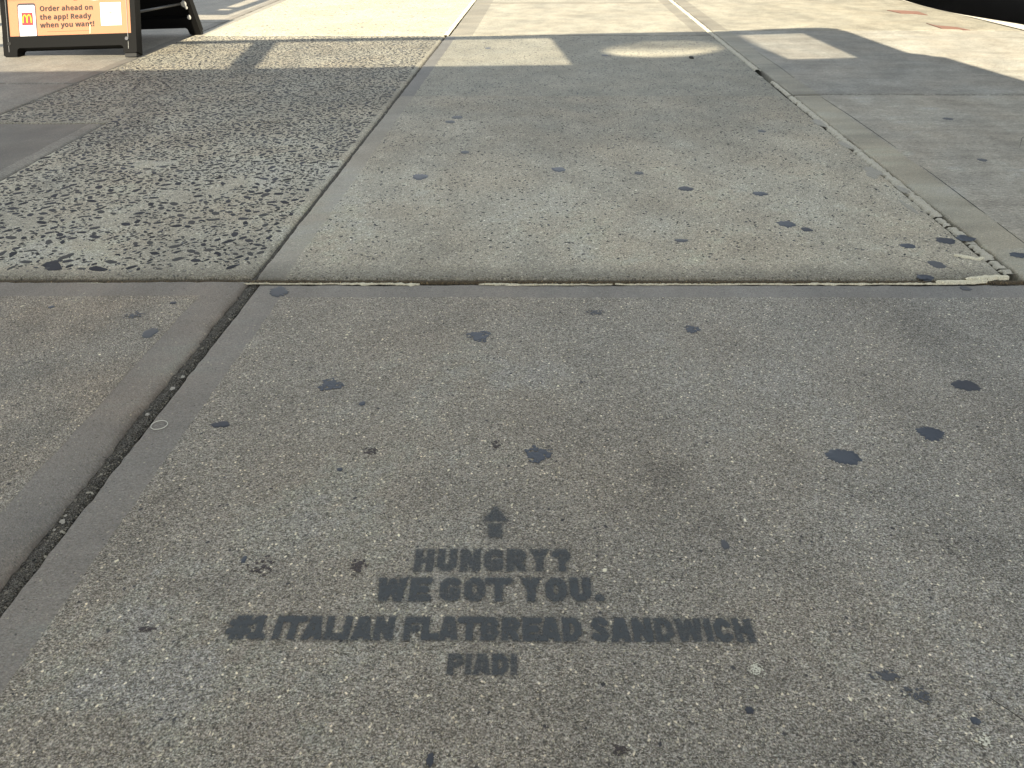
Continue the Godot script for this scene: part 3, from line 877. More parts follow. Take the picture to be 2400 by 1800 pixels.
# ======================================================================= the folding sign
func build_sign() -> void:
	var t := thing("folding_sign", "black plastic folding pavement sign with an orange ordering poster", "sign", Vector3(-2.557, 0.006, -3.925))
	var yaw := deg_to_rad(1.0)
	var roll := deg_to_rad(1.5)
	var ex := Vector3(cos(yaw) * cos(roll), sin(roll), -sin(yaw) * cos(roll))
	var front_up := Vector3(0.035, 0.99, -0.45).normalized()
	var front_out := ex.cross(front_up).normalized()
	var f := func(u: float, v: float, w: float) -> Vector3: return ex * u + front_up * v + front_out * w
	sign_panel(t, f, 1.085, true)
	var rear_base := Vector3(0.05, 0, -0.775)
	var rear_up := Vector3(-0.015, 0.99, 0.31).normalized()
	var rear_out := rear_up.cross(ex).normalized()
	var r := func(u: float, v: float, w: float) -> Vector3: return rear_base + ex * u + rear_up * v + rear_out * w
	sign_panel(t, r, 1.035, false)
	# the folding stay between the two halves, with its bolts
	for u in [0.03, 0.60]:
		var a: Vector3 = f.call(u, 0.20, -0.035)
		var b: Vector3 = r.call(u, 0.17, -0.03)
		var st := begin()
		bar(st, a, b, 0.007)
		put("stay", finish(st), mat(lin(0.06, 0.06, 0.06), 0.4), t)
	for at in [[0.618, 0.175, 0.016], [0.626, 0.155, 0.008], [0.622, 0.10, 0.011]]:
		var st := begin()
		prism(st, ellipse(at[0], at[1], at[2], at[2], 12), -0.052, -0.030, r)
		put("bolt", finish(st), mat(lin(0.6, 0.6, 0.58), 0.3, 0.3), t)
	# hinge and handle at the top
	var st2 := begin()
	bar(st2, f.call(0.08, 1.085, -0.02), f.call(0.56, 1.085, -0.02), 0.016)
	put("hinge", finish(st2), M.black_plastic, t)
	# ---- the poster
	var poster := begin()
	prism(poster, PackedVector2Array([Vector2(0.0165, 0.092), Vector2(0.6295, 0.092), Vector2(0.6295, 1.03), Vector2(0.0165, 1.03)]), 0.004, 0.007, f)
	var grad := GradientTexture2D.new()
	var g := Gradient.new()
	g.set_color(0, Color(0.96, 0.68, 0.36))
	g.set_color(1, Color(0.93, 0.60, 0.33))
	grad.gradient = g
	grad.width = 64
	grad.height = 64
	var pm := mat(Color(0.64, 0.438, 0.31), 0.65)
	var po := put("poster", finish(poster), pm, t)
	var ink := mat(lin(0.012, 0.006, 0.005), 0.6)
	var white := mat(lin(0.80, 0.80, 0.80), 0.35)
	# phone
	print_shape(po, f, "phone_case", rounded(0.0635, 0.080, 0.1555, 0.249, 0.012), 0.0072, 0.0078, mat(lin(0.03, 0.022, 0.03), 0.5), 0.0925)
	print_shape(po, f, "phone_screen", rounded(0.0680, 0.080, 0.1510, 0.2395, 0.008), 0.0079, 0.0083, white, 0.0925)
	print_shape(po, f, "red_tile", rounded(0.082, 0.1455, 0.1395, 0.2055, 0.003), 0.0084, 0.0088, mat(lin(0.62, 0.025, 0.03), 0.4))
	# the yellow double arch
	for mark in [[0.0985, 0.157, 1.0], [0.5270, 0.1800, 0.45]]:
		for k in 2:
			var z: float = mark[2]
			var c0: float = mark[0] + 0.0215 * k * z
			var poly := PackedVector2Array()
			for i in 17:
				var a := PI - PI * i / 16.0
				poly.append(Vector2(c0 + 0.0128 * z * cos(a), mark[1] + 0.0390 * z * pow(maxf(sin(a), 0.0), 0.6)))
			for i in 17:
				var a := PI * i / 16.0
				poly.append(Vector2(c0 + 0.0076 * z * cos(a), mark[1] + 0.0345 * z * pow(maxf(sin(a), 0.0), 0.6)))
			print_shape(po, f, "yellow_arch", poly, 0.0089 + 0.0003 * k, 0.0093 + 0.0003 * k, mat(lin(0.85, 0.50, 0.02), 0.4))
	# wording
	for l in [["Order ahead on", 0.1765, 0.4424, 0.2102], ["the app! Ready", 0.1738, 0.4326, 0.1705], ["when you want!", 0.1720, 0.4447, 0.1328]]:
		wording(po, f, l[0], l[1], l[2], l[3], 0.0232, ink)
	print_shape(po, f, "rule", PackedVector2Array([Vector2(0.205, 0.112), Vector2(0.419, 0.112), Vector2(0.419, 0.1129), Vector2(0.205, 0.1129)]), 0.0072, 0.0076, ink)
	print_shape(po, f, "white_card", rounded(0.480, 0.134, 0.583, 0.241, 0.001), 0.0072, 0.0077, white)
	print_shape(po, f, "scuff", PackedVector2Array([Vector2(0.4190, 0.098), Vector2(0.4235, 0.098), Vector2(0.4260, 0.140), Vector2(0.4215, 0.140)]), 0.0080, 0.0084, mat(lin(0.85, 0.60, 0.32), 0.5))
	# the lower ends of the pictured drinks
	for c in [[0.199, 0.046, 0.268], [0.458, 0.053, 0.256]]:
		print_shape(po, f, "cup_rim", ellipse(c[0], c[2] + 0.022, c[1], 0.024), 0.0072, 0.0076, white)
		print_shape(po, f, "cup_shade", ellipse(c[0], c[2] + 0.024, c[1] - 0.004, 0.021), 0.0077, 0.0081, mat(lin(0.22, 0.24, 0.34), 0.4))
		print_shape(po, f, "cup_rim", ellipse(c[0], c[2] + 0.0265, c[1] - 0.006, 0.0195), 0.0082, 0.0086, white)
		print_shape(po, f, "drink", ellipse(c[0], c[2] + 0.032, c[1] - 0.012, 0.0185), 0.0087, 0.0091, mat(lin(0.30, 0.16, 0.09), 0.4))
		print_shape(po, f, "cup_body", chamfered(c[0] - c[1] * 0.7, c[2] + 0.036, c[0] + c[1] * 0.7, c[2] + 0.17, 0.01), 0.0092, 0.0096, mat(lin(0.34, 0.20, 0.12), 0.4))
	for b in [[0.357, 0.270, 0.013, 0.10, 0.05, 0.08], [0.376, 0.276, 0.012, 0.055, 0.02, 0.025], [0.395, 0.277, 0.012, 0.05, 0.018, 0.02], [0.344, 0.279, 0.008, 0.30, 0.20, 0.26], [0.119, 0.281, 0.011, 0.03, 0.015, 0.03], [0.135, 0.281, 0.009, 0.04, 0.018, 0.03], [0.104, 0.284, 0.008, 0.03, 0.015, 0.03]]:
		print_shape(po, f, "berry", chamfered(b[0] - b[2], b[1] - b[2], b[0] + b[2], b[1] + b[2], b[2] * 0.45), 0.0097, 0.0101, mat(lin(b[3], b[4], b[5]), 0.5))

func bar(st: SurfaceTool, a: Vector3, b: Vector3, r: float) -> void:
	st.set_smooth_group(0)
	var z := (b - a).normalized()
	var x := z.cross(Vector3(0.2, 1, 0.1)).normalized()
	var y := z.cross(x)
	for i in 8:
		var p := (x * cos(TAU * i / 8) + y * sin(TAU * i / 8)) * r
		var q := (x * cos(TAU * (i + 1) / 8) + y * sin(TAU * (i + 1) / 8)) * r
		quad(st, a + p, a + q, b + q, b + p)
		tri(st, a, a + q, a + p)
		tri(st, b, b + p, b + q)

func print_shape(parent: Node, f: Callable, called: String, poly: PackedVector2Array, w0: float, w1: float, m: Material, floor_v := -1.0) -> void:
	var p := poly
	if floor_v > 0.0:
		for i in p.size():
			p[i].y = maxf(p[i].y, floor_v + 0.0001 * i * 0.0)
		var kept := PackedVector2Array()
		for i in p.size():
			if kept.is_empty() or kept[kept.size() - 1].distance_to(p[i]) > 0.00005:
				kept.append(p[i])
		# keep only the two outermost points on the cut
		var out := PackedVector2Array()
		for i in kept.size():
			var a := kept[(i + kept.size() - 1) % kept.size()]
			var b := kept[(i + 1) % kept.size()]
			if absf(kept[i].y - floor_v) < 1e-5 and absf(a.y - floor_v) < 1e-5 and absf(b.y - floor_v) < 1e-5:
				continue
			out.append(kept[i])
		p = out
	var st := begin()
	prism(st, p, w0, w1, f)
	put(called, finish(st), m, parent)

func wording(parent: Node, f: Callable, text: String, u0: float, u1: float, v: float, cap: float, m: Material) -> void:
	var font := SystemFont.new()
	font.font_names = PackedStringArray(["Droid Sans"])
	font.font_weight = 700
	var tm := TextMesh.new()
	tm.font = font
	tm.text = text
	tm.font_size = 64
	tm.pixel_size = 0.01
	tm.depth = 0.0
	tm.curve_step = 1.0
	tm.horizontal_alignment = HORIZONTAL_ALIGNMENT_LEFT
	tm.vertical_alignment = VERTICAL_ALIGNMENT_BOTTOM
	var box := tm.get_aabb()
	var ref := TextMesh.new()
	ref.font = font
	ref.text = "H"
	ref.font_size = 64
	ref.pixel_size = 0.01
	ref.depth = 0.0
	ref.vertical_alignment = VERTICAL_ALIGNMENT_BOTTOM
	var hb := ref.get_aabb()
	var st := begin()
	flat(st)
	var corners := PackedVector2Array()
	for s in tm.get_surface_count():
		var arr := tm.surface_get_arrays(s)
		var vs: PackedVector3Array = arr[Mesh.ARRAY_VERTEX]
		var ix = arr[Mesh.ARRAY_INDEX]
		var order := PackedInt32Array()
		if ix == null or ix.size() == 0:
			for i in vs.size():
				order.append(i)
		else:
			order = ix
		for i in order:
			var p := vs[i]
			var u: float = u0 + (p.x - box.position.x) / box.size.x * (u1 - u0)
			var w: float = v + (p.y - hb.position.y) / hb.size.y * cap
			corners.append(Vector2(u, w))
	for k in 5:      # printed bold: the outline thickened a little on every side
		for c in corners:
			st.add_vertex(f.call(c.x + [0.0, 0.0006, -0.0006, 0.0, 0.0][k], c.y + [0.0, 0.0, 0.0, 0.0005, -0.0005][k], 0.0078 + 0.00006 * k))
	put("wording", finish(st), m, parent)

func sign_panel(t: Node3D, f: Callable, top: float, front: bool) -> void:
	var c := 0.006
	var p0 := -0.045
	var u0 := -0.020
	var u1 := 0.655
	# moulded frame: one outline with the cut-out between the feet, and the window for the poster left open above the bar
	var foot := PackedVector2Array([Vector2(u0, 0.004), Vector2(u0 + 0.006, 0.0), Vector2(0.044, 0.0), Vector2(0.0485, 0.004), Vector2(0.0500, 0.026), Vector2(0.054, 0.034), Vector2(0.062, 0.038), Vector2(0.574, 0.038), Vector2(0.583, 0.034), Vector2(0.587, 0.026), Vector2(0.588, 0.004), Vector2(0.592, 0.0), Vector2(u1 - 0.006, 0.0), Vector2(u1, 0.004), Vector2(u1, 0.094), Vector2(u0, 0.094)])
	var st := begin()
	prism(st, foot, p0, 0.012, f)
	put("bottom_rail", finish(st), M.black_plastic, t)
	for side in [[u0, 0.0170], [0.6290, u1]]:
		var s := begin()
		prism(s, PackedVector2Array([Vector2(side[0], 0.094), Vector2(side[1], 0.094), Vector2(side[1], top), Vector2(side[0], top)]), p0, 0.010, f)
		put("side_rail", finish(s), M.black_plastic, t)
	var tr := begin()
	prism(tr, PackedVector2Array([Vector2(0.017, 1.02), Vector2(0.629, 1.02), Vector2(0.629, top), Vector2(0.017, top)]), p0, 0.0095, f)
	put("top_rail", finish(tr), M.black_plastic, t)
	var b := begin()
	prism(b, PackedVector2Array([Vector2(0.0165, 0.0935), Vector2(0.6295, 0.0935), Vector2(0.6295, 1.0205), Vector2(0.0165, 1.0205)]), -0.012, 0.003, f)
	put("backing", finish(b), M.black_plastic, t)
	if front:
		for x in [0.0085, 0.6135]:
			var s := begin()
			prism(s, PackedVector2Array([Vector2(x - 0.0008, 0.02), Vector2(x + 0.0008, 0.02), Vector2(x + 0.0008, top - 0.02), Vector2(x - 0.0008, top - 0.02)]), 0.0101, 0.0125, f)
			put("edge_bead", finish(s), mat(lin(0.30, 0.30, 0.29), 0.35), t) if x > 0.3 else put("edge_bead", finish(s), mat(lin(0.20, 0.20, 0.20), 0.35), t)
		var s1 := begin()
		prism(s1, ellipse(0.610, 0.066, 0.0085, 0.0085, 16), 0.0121, 0.020, f)
		put("stud", finish(s1), mat(lin(0.09, 0.09, 0.10), 0.35), t)
		var s2 := begin()
		prism(s2, ellipse(0.012, 0.060, 0.0095, 0.0095, 16), 0.0121, 0.0135, f)
		put("stud", finish(s2), mat(lin(0.006, 0.006, 0.006), 0.8), t)
	for x in [[-0.012, 0.047], [0.592, 0.650]]:
		var s := begin()
		var g0: Vector3 = f.call(x[0], 0.0, 0.0)
		var g1: Vector3 = f.call(x[1], 0.0, 0.0)
		var low := maxf(0.009, (g0.y + g1.y) * 0.5 + 0.002)
		prism(s, PackedVector2Array([Vector2(x[0], -low), Vector2(x[1], -low), Vector2(x[1], 0.0), Vector2(x[0], 0.0)]), -0.040, 0.008, f)
		put("rubber_foot", finish(s), M.rubber, t)

# ======================================================================= the stencilled advert
# each letter: width, then strokes x0 y0 x1 y1 with y down, height 1
const GLYPHS := {
	"H": [0.76, [0.15, 0, 0.15, 1, 0.61, 0, 0.61, 1, 0.15, 0.5, 0.61, 0.5]],
	"U": [0.76, [0.15, 0, 0.15, 0.7, 0.61, 0, 0.61, 0.7, 0.15, 0.7, 0.30, 0.85, 0.30, 0.85, 0.46, 0.85, 0.46, 0.85, 0.61, 0.7]],
	"N": [0.80, [0.15, 0, 0.15, 1, 0.65, 0, 0.65, 1, 0.15, 0.08, 0.65, 0.92]],
	"G": [0.76, [0.60, 0.22, 0.45, 0.15, 0.45, 0.15, 0.30, 0.15, 0.30, 0.15, 0.15, 0.32, 0.15, 0.32, 0.15, 0.68, 0.15, 0.68, 0.30, 0.85, 0.30, 0.85, 0.60, 0.82, 0.61, 0.82, 0.61, 0.56, 0.61, 0.58, 0.46, 0.58]],
	"R": [0.76, [0.15, 0, 0.15, 1, 0.15, 0.15, 0.50, 0.15, 0.50, 0.15, 0.60, 0.27, 0.60, 0.27, 0.60, 0.38, 0.60, 0.38, 0.48, 0.52, 0.48, 0.52, 0.15, 0.53, 0.42, 0.54, 0.62, 1.02]],
	"Y": [0.78, [0.14, -0.05, 0.39, 0.48, 0.64, -0.05, 0.39, 0.48, 0.39, 0.45, 0.39, 1]],
	"?": [0.70, [0.14, 0.24, 0.25, 0.14, 0.25, 0.14, 0.45, 0.14, 0.45, 0.14, 0.56, 0.27, 0.56, 0.27, 0.52, 0.40, 0.52, 0.40, 0.36, 0.50, 0.36, 0.50, 0.36, 0.60, 0.35, 0.87, 0.36, 0.87]],
	"W": [1.06, [0.13, -0.05, 0.27, 0.95, 0.27, 0.95, 0.53, 0.2, 0.53, 0.2, 0.79, 0.95, 0.79, 0.95, 0.93, -0.05, 0.27, 0.85, 0.40, 0.6, 0.79, 0.85, 0.66, 0.6]],
	"E": [0.66, [0.15, 0, 0.15, 1, 0.15, 0.14, 0.66, 0.14, 0.15, 0.5, 0.56, 0.5, 0.15, 0.86, 0.66, 0.86]],
	"O": [0.78, [0.15, 0.32, 0.15, 0.68, 0.63, 0.32, 0.63, 0.68, 0.15, 0.32, 0.30, 0.15, 0.30, 0.15, 0.48, 0.15, 0.48, 0.15, 0.63, 0.32, 0.15, 0.68, 0.30, 0.85, 0.30, 0.85, 0.48, 0.85, 0.48, 0.85, 0.63, 0.68]],
	"T": [0.72, [0, 0.14, 0.72, 0.14, 0.36, 0, 0.36, 1]],
	".": [0.30, [0.14, 0.87, 0.16, 0.87]],
	"#": [0.80, [0.30, -0.05, 0.20, 1.05, 0.62, -0.05, 0.52, 1.05, 0.05, 0.32, 0.76, 0.32, 0.03, 0.68, 0.74, 0.68]],
	"1": [0.52, [0.30, 0, 0.30, 1, 0.10, 0.22, 0.28, 0.10, 0.05, 0.88, 0.50, 0.88]],
	"I": [0.32, [0.16, 0, 0.16, 1]],
	"A": [0.78, [0.12, 1.05, 0.33, 0, 0.66, 1.05, 0.45, 0, 0.25, 0.74, 0.53, 0.74]],
	"L": [0.62, [0.15, 0, 0.15, 1, 0.15, 0.86, 0.62, 0.86]],
	"F": [0.64, [0.15, 0, 0.15, 1, 0.15, 0.14, 0.64, 0.14, 0.15, 0.52, 0.54, 0.52]],
	"B": [0.76, [0.15, 0, 0.15, 1, 0.15, 0.14, 0.48, 0.14, 0.48, 0.14, 0.58, 0.28, 0.58, 0.28, 0.48, 0.48, 0.15, 0.5, 0.48, 0.5, 0.48, 0.5, 0.60, 0.68, 0.60, 0.68, 0.48, 0.86, 0.48, 0.86, 0.15, 0.86]],
	"D": [0.78, [0.15, 0, 0.15, 1, 0.15, 0.14, 0.44, 0.14, 0.44, 0.14, 0.62, 0.34, 0.62, 0.34, 0.62, 0.66, 0.62, 0.66, 0.44, 0.86, 0.44, 0.86, 0.15, 0.86]],
	"S": [0.70, [0.54, 0.22, 0.42, 0.14, 0.42, 0.14, 0.26, 0.14, 0.26, 0.14, 0.15, 0.28, 0.15, 0.28, 0.22, 0.42, 0.22, 0.42, 0.48, 0.58, 0.48, 0.58, 0.55, 0.72, 0.55, 0.72, 0.44, 0.86, 0.44, 0.86, 0.28, 0.86, 0.28, 0.86, 0.14, 0.78]],
	"C": [0.70, [0.55, 0.24, 0.42, 0.15, 0.42, 0.15, 0.28, 0.15, 0.28, 0.15, 0.15, 0.32, 0.15, 0.32, 0.15, 0.68, 0.15, 0.68, 0.28, 0.85, 0.28, 0.85, 0.42, 0.85, 0.42, 0.85, 0.55, 0.76]],
	"P": [0.74, [0.15, 0, 0.15, 1, 0.15, 0.14, 0.46, 0.14, 0.46, 0.14, 0.58, 0.28, 0.58, 0.28, 0.58, 0.42, 0.58, 0.42, 0.46, 0.56, 0.46, 0.56, 0.15, 0.56]],
	"^": [1.0, [0.5, 0.16, 0.5, 0.90]],
}

func build_stencil() -> void:
	var t := thing("stencilled_advert", "dark grey stencilled advert with an arrow sprayed on the near slab", "stencil", Vector3.ZERO)
	text_line(t, "HUNGRY?", Vector2(-0.1165, 0.5685), Vector2(0.0695, 0.5685), 0.0345, 0.155, 0.13, 0.9, 1)
	text_line(t, "WE GOT YOU.", Vector2(-0.1545, 0.5255), Vector2(0.1035, 0.5250), 0.0340, 0.16, 0.13, 0.95, 2)
	text_line(t, "#1 ITALIAN FLATBREAD SANDWICH", Vector2(-0.3060, 0.4760), Vector2(0.2595, 0.4715), 0.0305, 0.148, 0.08, 1.0, 3)
	text_line(t, "PIADI", Vector2(-0.0670, 0.4335), Vector2(0.0050, 0.4330), 0.0250, 0.145, 0.06, 0.9, 4)
	# the arrow
	text_line(t, "^", Vector2(-0.0475, 0.6215), Vector2(0.0045, 0.6215), 0.0555, 0.19, 0.0, 0.85, 5)

func text_line(parent: Node3D, text: String, p0: Vector2, p1: Vector2, cap: float, half: float, gap: float, strength: float, seed_: int) -> void:
	var natural := 0.0
	for ch in text:
		natural += (0.30 if ch == " " else GLYPHS[ch][0] + gap)
	natural -= gap
	var length := p0.distance_to(p1)
	var squeeze := length / (natural * cap)
	var ppm := 2300.0
	var pad := 0.010
	var w := int((length + 2.0 * pad) * ppm)
	var h := int((cap + 2.0 * pad) * ppm)
	var img := Image.create(w, h, false, Image.FORMAT_RGBA8)
	img.fill(Color(1, 1, 1, 0))
	var cov := PackedFloat32Array()
	cov.resize(w * h)
	var unit := cap * ppm
	var x_at := pad * ppm
	var y_at := pad * ppm
	var rg := RandomNumberGenerator.new()
	rg.seed = 900 + seed_
	for ch in text:
		if ch == " ":
			x_at += 0.30 * unit * squeeze
			continue
		var gl: Array = GLYPHS[ch]
		var wide: float = gl[0]
		var st: Array = gl[1]
		var dens := strength * rg.randf_range(0.86, 1.0)
		var e := 0.24 * unit
		for py in range(0, h):
			var y := (py - y_at) / unit
			for px in range(maxi(0, int(x_at - e)), mini(w, int(x_at + wide * unit * squeeze + e))):
				var x := (px - x_at) / (unit * squeeze)
				var best := 9.0
				if ch == "^":
					# arrow: shaft and head
					var sx := absf(x - 0.5) * squeeze
					best = maxf(sx - 0.155, maxf(0.56 - y, y - 1.0))
					var head := maxf((sx - y * 0.62) * 0.85, y - 0.50)
					best = minf(best, head)
				else:
					for k in range(0, st.size(), 4):
						var ax: float = st[k]
						var ay: float = st[k + 1]
						var bx: float = st[k + 2] - ax
						var by: float = st[k + 3] - ay
						var q := clampf(((x - ax) * bx + (y - ay) * by) / (bx * bx + by * by), 0.0, 1.0)
						var ex := x - ax - bx * q
						var ey := y - ay - by * q
						best = minf(best, sqrt(ex * ex + ey * ey))
					best = maxf(best - half, maxf(-y, y - 1.0))
				var wob := 0.030 * n_fine.get_noise_2d(px * 0.006 + seed_ * 9.0, py * 0.006) + 0.024 * n_fine.get_noise_2d(px * 0.0012, py * 0.0012 + seed_)
				var a := 1.0 - smoothstep(-0.045, 0.055, best + wob)
				a = maxf(a * dens, 0.15 * (1.0 - smoothstep(0.0, 0.18, best)))
				var at := py * w + px
				if a > cov[at]:
					cov[at] = a
		x_at += (wide + gap) * unit * squeeze
	var data := PackedByteArray()
	data.resize(w * h * 4)
	for i in w * h:
		var px := i % w
		var py := i / w
		var a := cov[i]
		if a > 0.0:
			var speck := rg.randf()
			var worn := 0.90 + 0.22 * n_mid.get_noise_2d(px * 0.006 + seed_ * 3.0, py * 0.006)
			a = clampf(a * worn * 1.06, 0.0, 0.97)
			a *= 0.88 + 0.12 * rg.randf()
			if speck < 0.010:
				a *= 0.25
		var tone := 0.245 + 0.03 * rg.randf() + 0.02 * n_mid.get_noise_2d(px * 0.01, py * 0.01)
		data[i * 4] = int(clampf(tone * 0.94, 0, 1) * 255.0)
		data[i * 4 + 1] = int(clampf(tone * 1.01, 0, 1) * 255.0)
		data[i * 4 + 2] = int(clampf(tone * 1.06, 0, 1) * 255.0)
		data[i * 4 + 3] = int(a * 255.0)
	img = Image.create_from_data(w, h, false, Image.FORMAT_RGBA8, data)
	var m := mat(Color.WHITE, 0.7)
	m.albedo_texture = ImageTexture.create_from_image(img)
	m.transparency = BaseMaterial3D.TRANSPARENCY_ALPHA
	# a thin film of paint that follows the slab
	var st2 := begin()
	st2.set_smooth_group(0)
	var along := (p1 - p0).normalized()
	var up := Vector2(-along.y, along.x)
	var o := p0 - along * pad - up * pad
	var nx := maxi(4, int((length + 2.0 * pad) / 0.01))
	var ny := maxi(3, int((cap + 2.0 * pad) / 0.01))
	var pt := func(i: int, j: int) -> Array:
		var g := o + along * (length + 2.0 * pad) * i / nx + up * (cap + 2.0 * pad) * j / ny
		return [Vector3(g.x, ground_y(g.x, g.y) + 0.0009, -g.y), Vector2(float(i) / nx, 1.0 - float(j) / ny)]
	for i in nx:
		for j in ny:
			var a: Array = pt.call(i, j)
			var b: Array = pt.call(i + 1, j)
			var c: Array = pt.call(i + 1, j + 1)
			var d: Array = pt.call(i, j + 1)
			for v in [a, d, c, a, c, b]:
				st2.set_uv(v[1])
				st2.add_vertex(v[0])
	put("arrow_mark" if text == "^" else "text_line", finish(st2), m, parent)

# ======================================================================= chewing gum and other spots
func build_gum() -> void:
	var g := "flattened gum spots on the pavement"
	# x, d, width, depth, kind, label
	var list := [
		[-0.263, 2.011, 0.048, 0.052, "b", "dark blue-black gum spot in the left half of the middle slab"],
		[0.137, 2.075, 0.043, 0.042, "b", "blue-grey gum spot alone at the centre of the middle slab"],
		[-0.201, 2.693, 0.040, 0.045, "f", "right one of two touching gum spots high on the middle slab"],
		[-0.221, 2.630, 0.036, 0.040, "f", "left one of two touching gum spots high on the middle slab"],
		[0.367, 2.041, 0.028, 0.032, "f", "small pale gum spot right of the middle slab's centre"],
		[0.476, 1.908, 0.043, 0.036, "b", "round gum spot with a ragged rim, left neighbour of the lone right spot"],
		[0.667, 1.867, 0.040, 0.036, "b", "gum spot above the close pair on the middle slab's right half"],
		[0.668, 1.648, 0.045, 0.040, "b", "larger spot of the close pair on the middle slab's right half"],
		[0.704, 1.613, 0.028, 0.026, "b", "smaller spot of the close pair on the middle slab's right half"],
		[0.391, 1.546, 0.034, 0.020, "f", "flat greyish gum smear low on the middle slab, right of centre"],
		[0.902, 1.516, 0.034, 0.030, "b", "dark gum spot left of the pair at the crumbling mortar joint"],
		[1.003, 1.546, 0.046, 0.040, "b", "big black gum spot just left of the crumbling mortar joint"],
		[1.057, 1.562, 0.041, 0.034, "b", "black gum spot lying across the crumbling mortar joint"],
		[1.125, 1.465, 0.038, 0.028, "b", "black gum streak on the tooled strip at the right edge"],
		[0.918, 1.416, 0.034, 0.040, "f", "faded double gum spot near the white filler at the right"],
		[0.863, 1.354, 0.034, 0.026, "b", "dark gum spot covering the white joint filler"],
		[0.927, 1.312, 0.022, 0.020, "f", "faint gum spot on the smooth border just below the white filler"],
		[-0.473, 1.297, 0.036, 0.046, "f", "slanted dark oval on the smooth border beside the joint crossing"],
		[-0.060, 1.116, 0.039, 0.035, "w", "worn blue gum spot near the top of the lettered slab, left of centre"],
		[0.160, 1.208, 0.034, 0.022, "v", "faint blue smudge just under the smooth border, centre"],
		[0.333, 1.142, 0.030, 0.026, "w", "broken bluish gum spot right of centre near the slab's top"],
		[-0.296, 0.958, 0.036, 0.033, "w", "ragged dark gum spot on the lettered slab's upper left"],
		[-0.235, 0.906, 0.010, 0.012, "b", "tiny black dot below the ragged upper left gum spot"],
		[-0.438, 0.852, 0.028, 0.016, "b", "flat dark gum spot left, near the pale ring mark"],
		[-0.203, 0.789, 0.020, 0.018, "n", "brown broken stain left of the biggest central gum spot"],
		[-0.023, 0.805, 0.016, 0.018, "n", "soft brown stain just above left of the central gum spot"],
		[0.038, 0.783, 0.037, 0.036, "w", "blue-black gum spot straight above the arrow, largest near the centre"],
		[-0.239, 0.750, 0.008, 0.008, "b", "tiny black dot left of the arrow's tip"],
		[0.114, 0.968, 0.013, 0.013, "v", "tiny faint spot in the middle of the lettered slab"],
		[0.740, 0.958, 0.045, 0.033, "b", "oval black gum spot nearest the right edge of the photo"],
		[0.621, 0.832, 0.040, 0.033, "b", "round black gum spot between the oval one and the biggest one"],
		[0.470, 0.778, 0.052, 0.035, "b", "biggest gum spot, a blue-black bean shape at the right"],
		[-0.658, 1.121, 0.027, 0.036, "f", "oval grey gum spot on the brownish front left slab"],
		[-0.717, 1.188, 0.037, 0.030, "v", "faint round stain on the brownish front left slab"],
		[-0.892, 1.223, 0.011, 0.010, "b", "tiny dark dot near the left edge of the brownish slab"],
		[-0.662, 1.238, 0.013, 0.010, "b", "tiny dark dot near the top corner of the brownish slab"],
		[-0.296, 0.577, 0.030, 0.031, "r", "spattered dark stain left of the lettering's first line"],
		[-0.321, 0.587, 0.006, 0.012, "b", "thin dark fleck beside the spattered stain"],
		[-0.183, 0.576, 0.021, 0.024, "n", "purple-brown splotch close to the left of the lettering's first line"],
		[0.261, 0.611, 0.010, 0.016, "f", "small upright grey mark right of the lettering's first line"],
		[-0.395, 0.488, 0.019, 0.007, "r", "thin dark scuff left of the long line of lettering"],
		[0.231, 0.395, 0.009, 0.008, "b", "small black gum dot under the end of the lettering"],
		[0.380, 0.432, 0.030, 0.012, "v", "crescent tail of the dark smear at the lower right"],
		[0.402, 0.412, 0.028, 0.020, "v", "body of the dark crescent smear at the lower right"],
		[-0.075, 0.347, 0.007, 0.014, "b", "black fleck at the bottom edge of the photo, left of centre"],
		[0.100, 0.356, 0.017, 0.010, "r", "broken dark stain at the bottom edge, right of centre"],
		[0.445, 0.384, 0.010, 0.008, "b", "black gum dot beside the white crumbs at the lower right"],
		[0.857, 2.503, 0.030, 0.030, "f", "faint gum spot high on the middle slab beside the mortar joint"],
		[-0.147, 2.252, 0.030, 0.034, "f", "faint gum spot above left of the central one on the middle slab"],
		[0.480, 3.98, 0.034, 0.05, "f", "dark gum spot inside the oval patch of light"],
		[-0.13, 4.20, 0.034, 0.06, "f", "gum spot inside the wide patch of sunlight"],
		[1.58, 2.67, 0.035, 0.035, "f", "gum spot on the trowelled slab right of the mortar joint"],
		[1.43, 2.17, 0.028, 0.03, "f", "gum spot on the trowelled slab nearer its tooled strip"],
	]
	for i in list.size():
		var e: Array = list[i]
		var x: float = e[0]
		var d: float = e[1]
		var rx: float = e[2] * 0.5
		var rd: float = e[3] * 0.5
		var kind: String = e[4]
		var o: MeshInstance3D
		match kind:
			"b":
				o = put("gum_spot", blot(x, d, rx, rd, 0.0012, 0.50, i * 7 + 3), M.gums[(i * 5 + i / 3) % 4])
			"f":
				o = put("gum_spot", blot(x, d, rx, rd, 0.0010, 0.45, i * 7 + 3, -99.0, 0.5 if i == 17 else 0.0), M.gum_worn)
			"w":
				o = put("gum_spot", flakes(x, d, rx, rd, 70, 0.30, i), M.gum)
			"v":
				o = put("gum_spot", flakes(x, d, rx, rd, 40, 0.20, i), M.gum_worn)
			"r":
				o = put("stain_spot", flakes(x, d, rx, rd, 34, 0.20, i), M.gum_brown)
			_:
				o = put("stain_spot", flakes(x, d, rx, rd, 34, 0.28, i), M.gum_brown)
		tag(o, e[5], "gum spot" if o.name.begins_with("gum") else "stain", g)

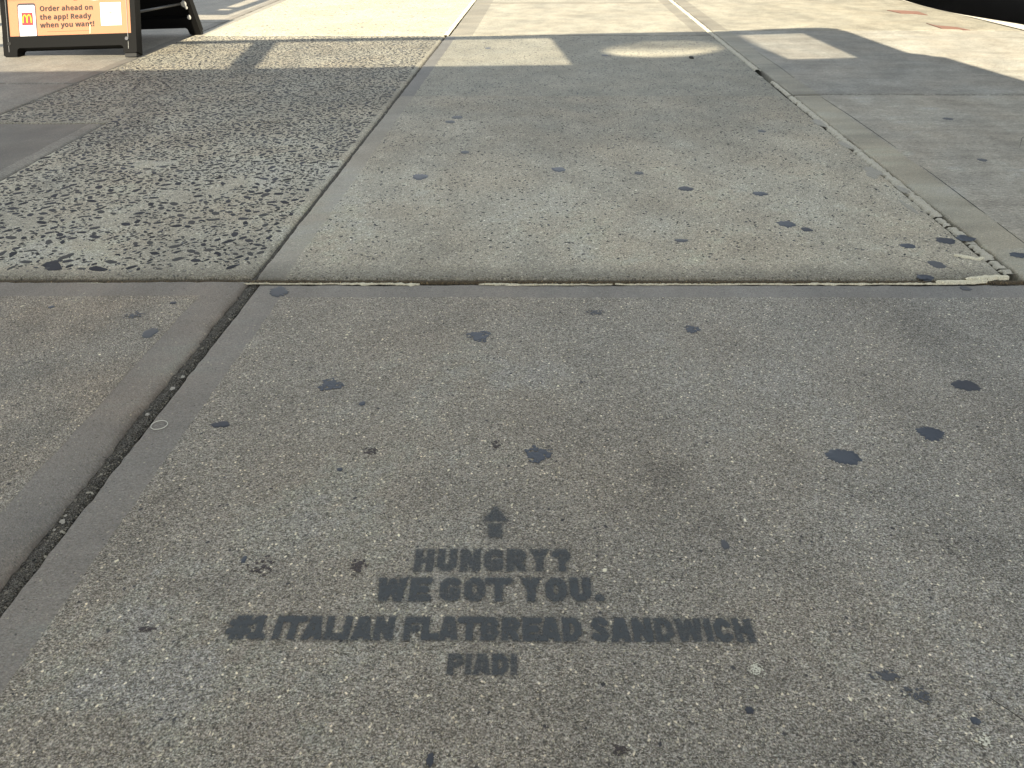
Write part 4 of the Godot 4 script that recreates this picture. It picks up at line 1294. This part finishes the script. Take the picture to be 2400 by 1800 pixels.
# a worn spot: a patch of many small overlapping scales with bare concrete between them
func flakes(x: float, d: float, rx: float, rd: float, count: int, size: float, seed_: int) -> ArrayMesh:
	var st := begin()
	flat(st)
	var r := RandomNumberGenerator.new()
	r.seed = 300 + seed_
	for i in count:
		var a := r.randf() * TAU
		var q := sqrt(r.randf()) * (1.0 + 0.25 * sin(a * 3.0 + seed_))
		var c := Vector2(x + cos(a) * q * rx, d + sin(a) * q * rd)
		var s := rx * size * r.randf_range(0.5, 1.15) * (1.15 - 0.5 * q)
		var h := 0.0007 + 0.0000025 * i
		var ring := []
		var k := 7
		for j in k:
			var b := TAU * j / k
			var z := s * r.randf_range(0.6, 1.2)
			var p := c + Vector2(cos(b) * z, sin(b) * z * 0.8)
			ring.append(Vector3(p.x, ground_y(p.x, p.y) + h, -p.y))
		var top := Vector3(c.x, ground_y(c.x, c.y) + h + 0.0003, -c.y)
		for j in k:
			tri(st, top, ring[(j + 1) % k], ring[j])
	return finish(st)

func build_litter() -> void:
	var s := put("paint_splat", flakes(0.251, 0.439, 0.0085, 0.0085, 70, 0.17, 61), M.splat)
	tag(s, "small white splat right of the lettering's last word", "splat")
	s = put("white_crumbs", flakes(0.441, 0.365, 0.0085, 0.0075, 34, 0.22, 62), M.splat)
	tag(s, "scatter of white crumbs at the lower right corner", "crumbs")
	s = put("white_crumbs", flakes(0.436, 0.388, 0.004, 0.004, 16, 0.3, 63), M.splat)
	tag(s, "few white crumbs touching a black gum dot at the lower right", "crumbs")
	# the pale ring
	var st := begin()
	st.set_smooth_group(0)
	for i in 48:
		var row := []
		for k in 2:
			var a := TAU * (i + k) / 48
			for q in [0.90, 0.95, 1.0]:
				var p := Vector2(-0.531 + cos(a) * 0.0125 * q, 0.851 + sin(a) * 0.0115 * q)
				row.append(Vector3(p.x, ground_y(p.x, p.y) + (0.0014 if q == 0.95 else 0.0002), -p.y))
		quad(st, row[0], row[3], row[4], row[1])
		quad(st, row[1], row[4], row[5], row[2])
	s = put("plastic_ring", finish(st), mat(lin(0.55, 0.54, 0.47), 0.6))
	tag(s, "thin pale ring lying beside the wide dirty joint", "ring")
	# a scrap of dark leaf in front of the oval light patch
	s = put("leaf_scrap", blot(0.908, 3.902, 0.011, 0.028, 0.008, 0.6, 77), mat(lin(0.012, 0.012, 0.010), 0.8))
	tag(s, "small black scrap in front of the oval patch of light", "scrap")
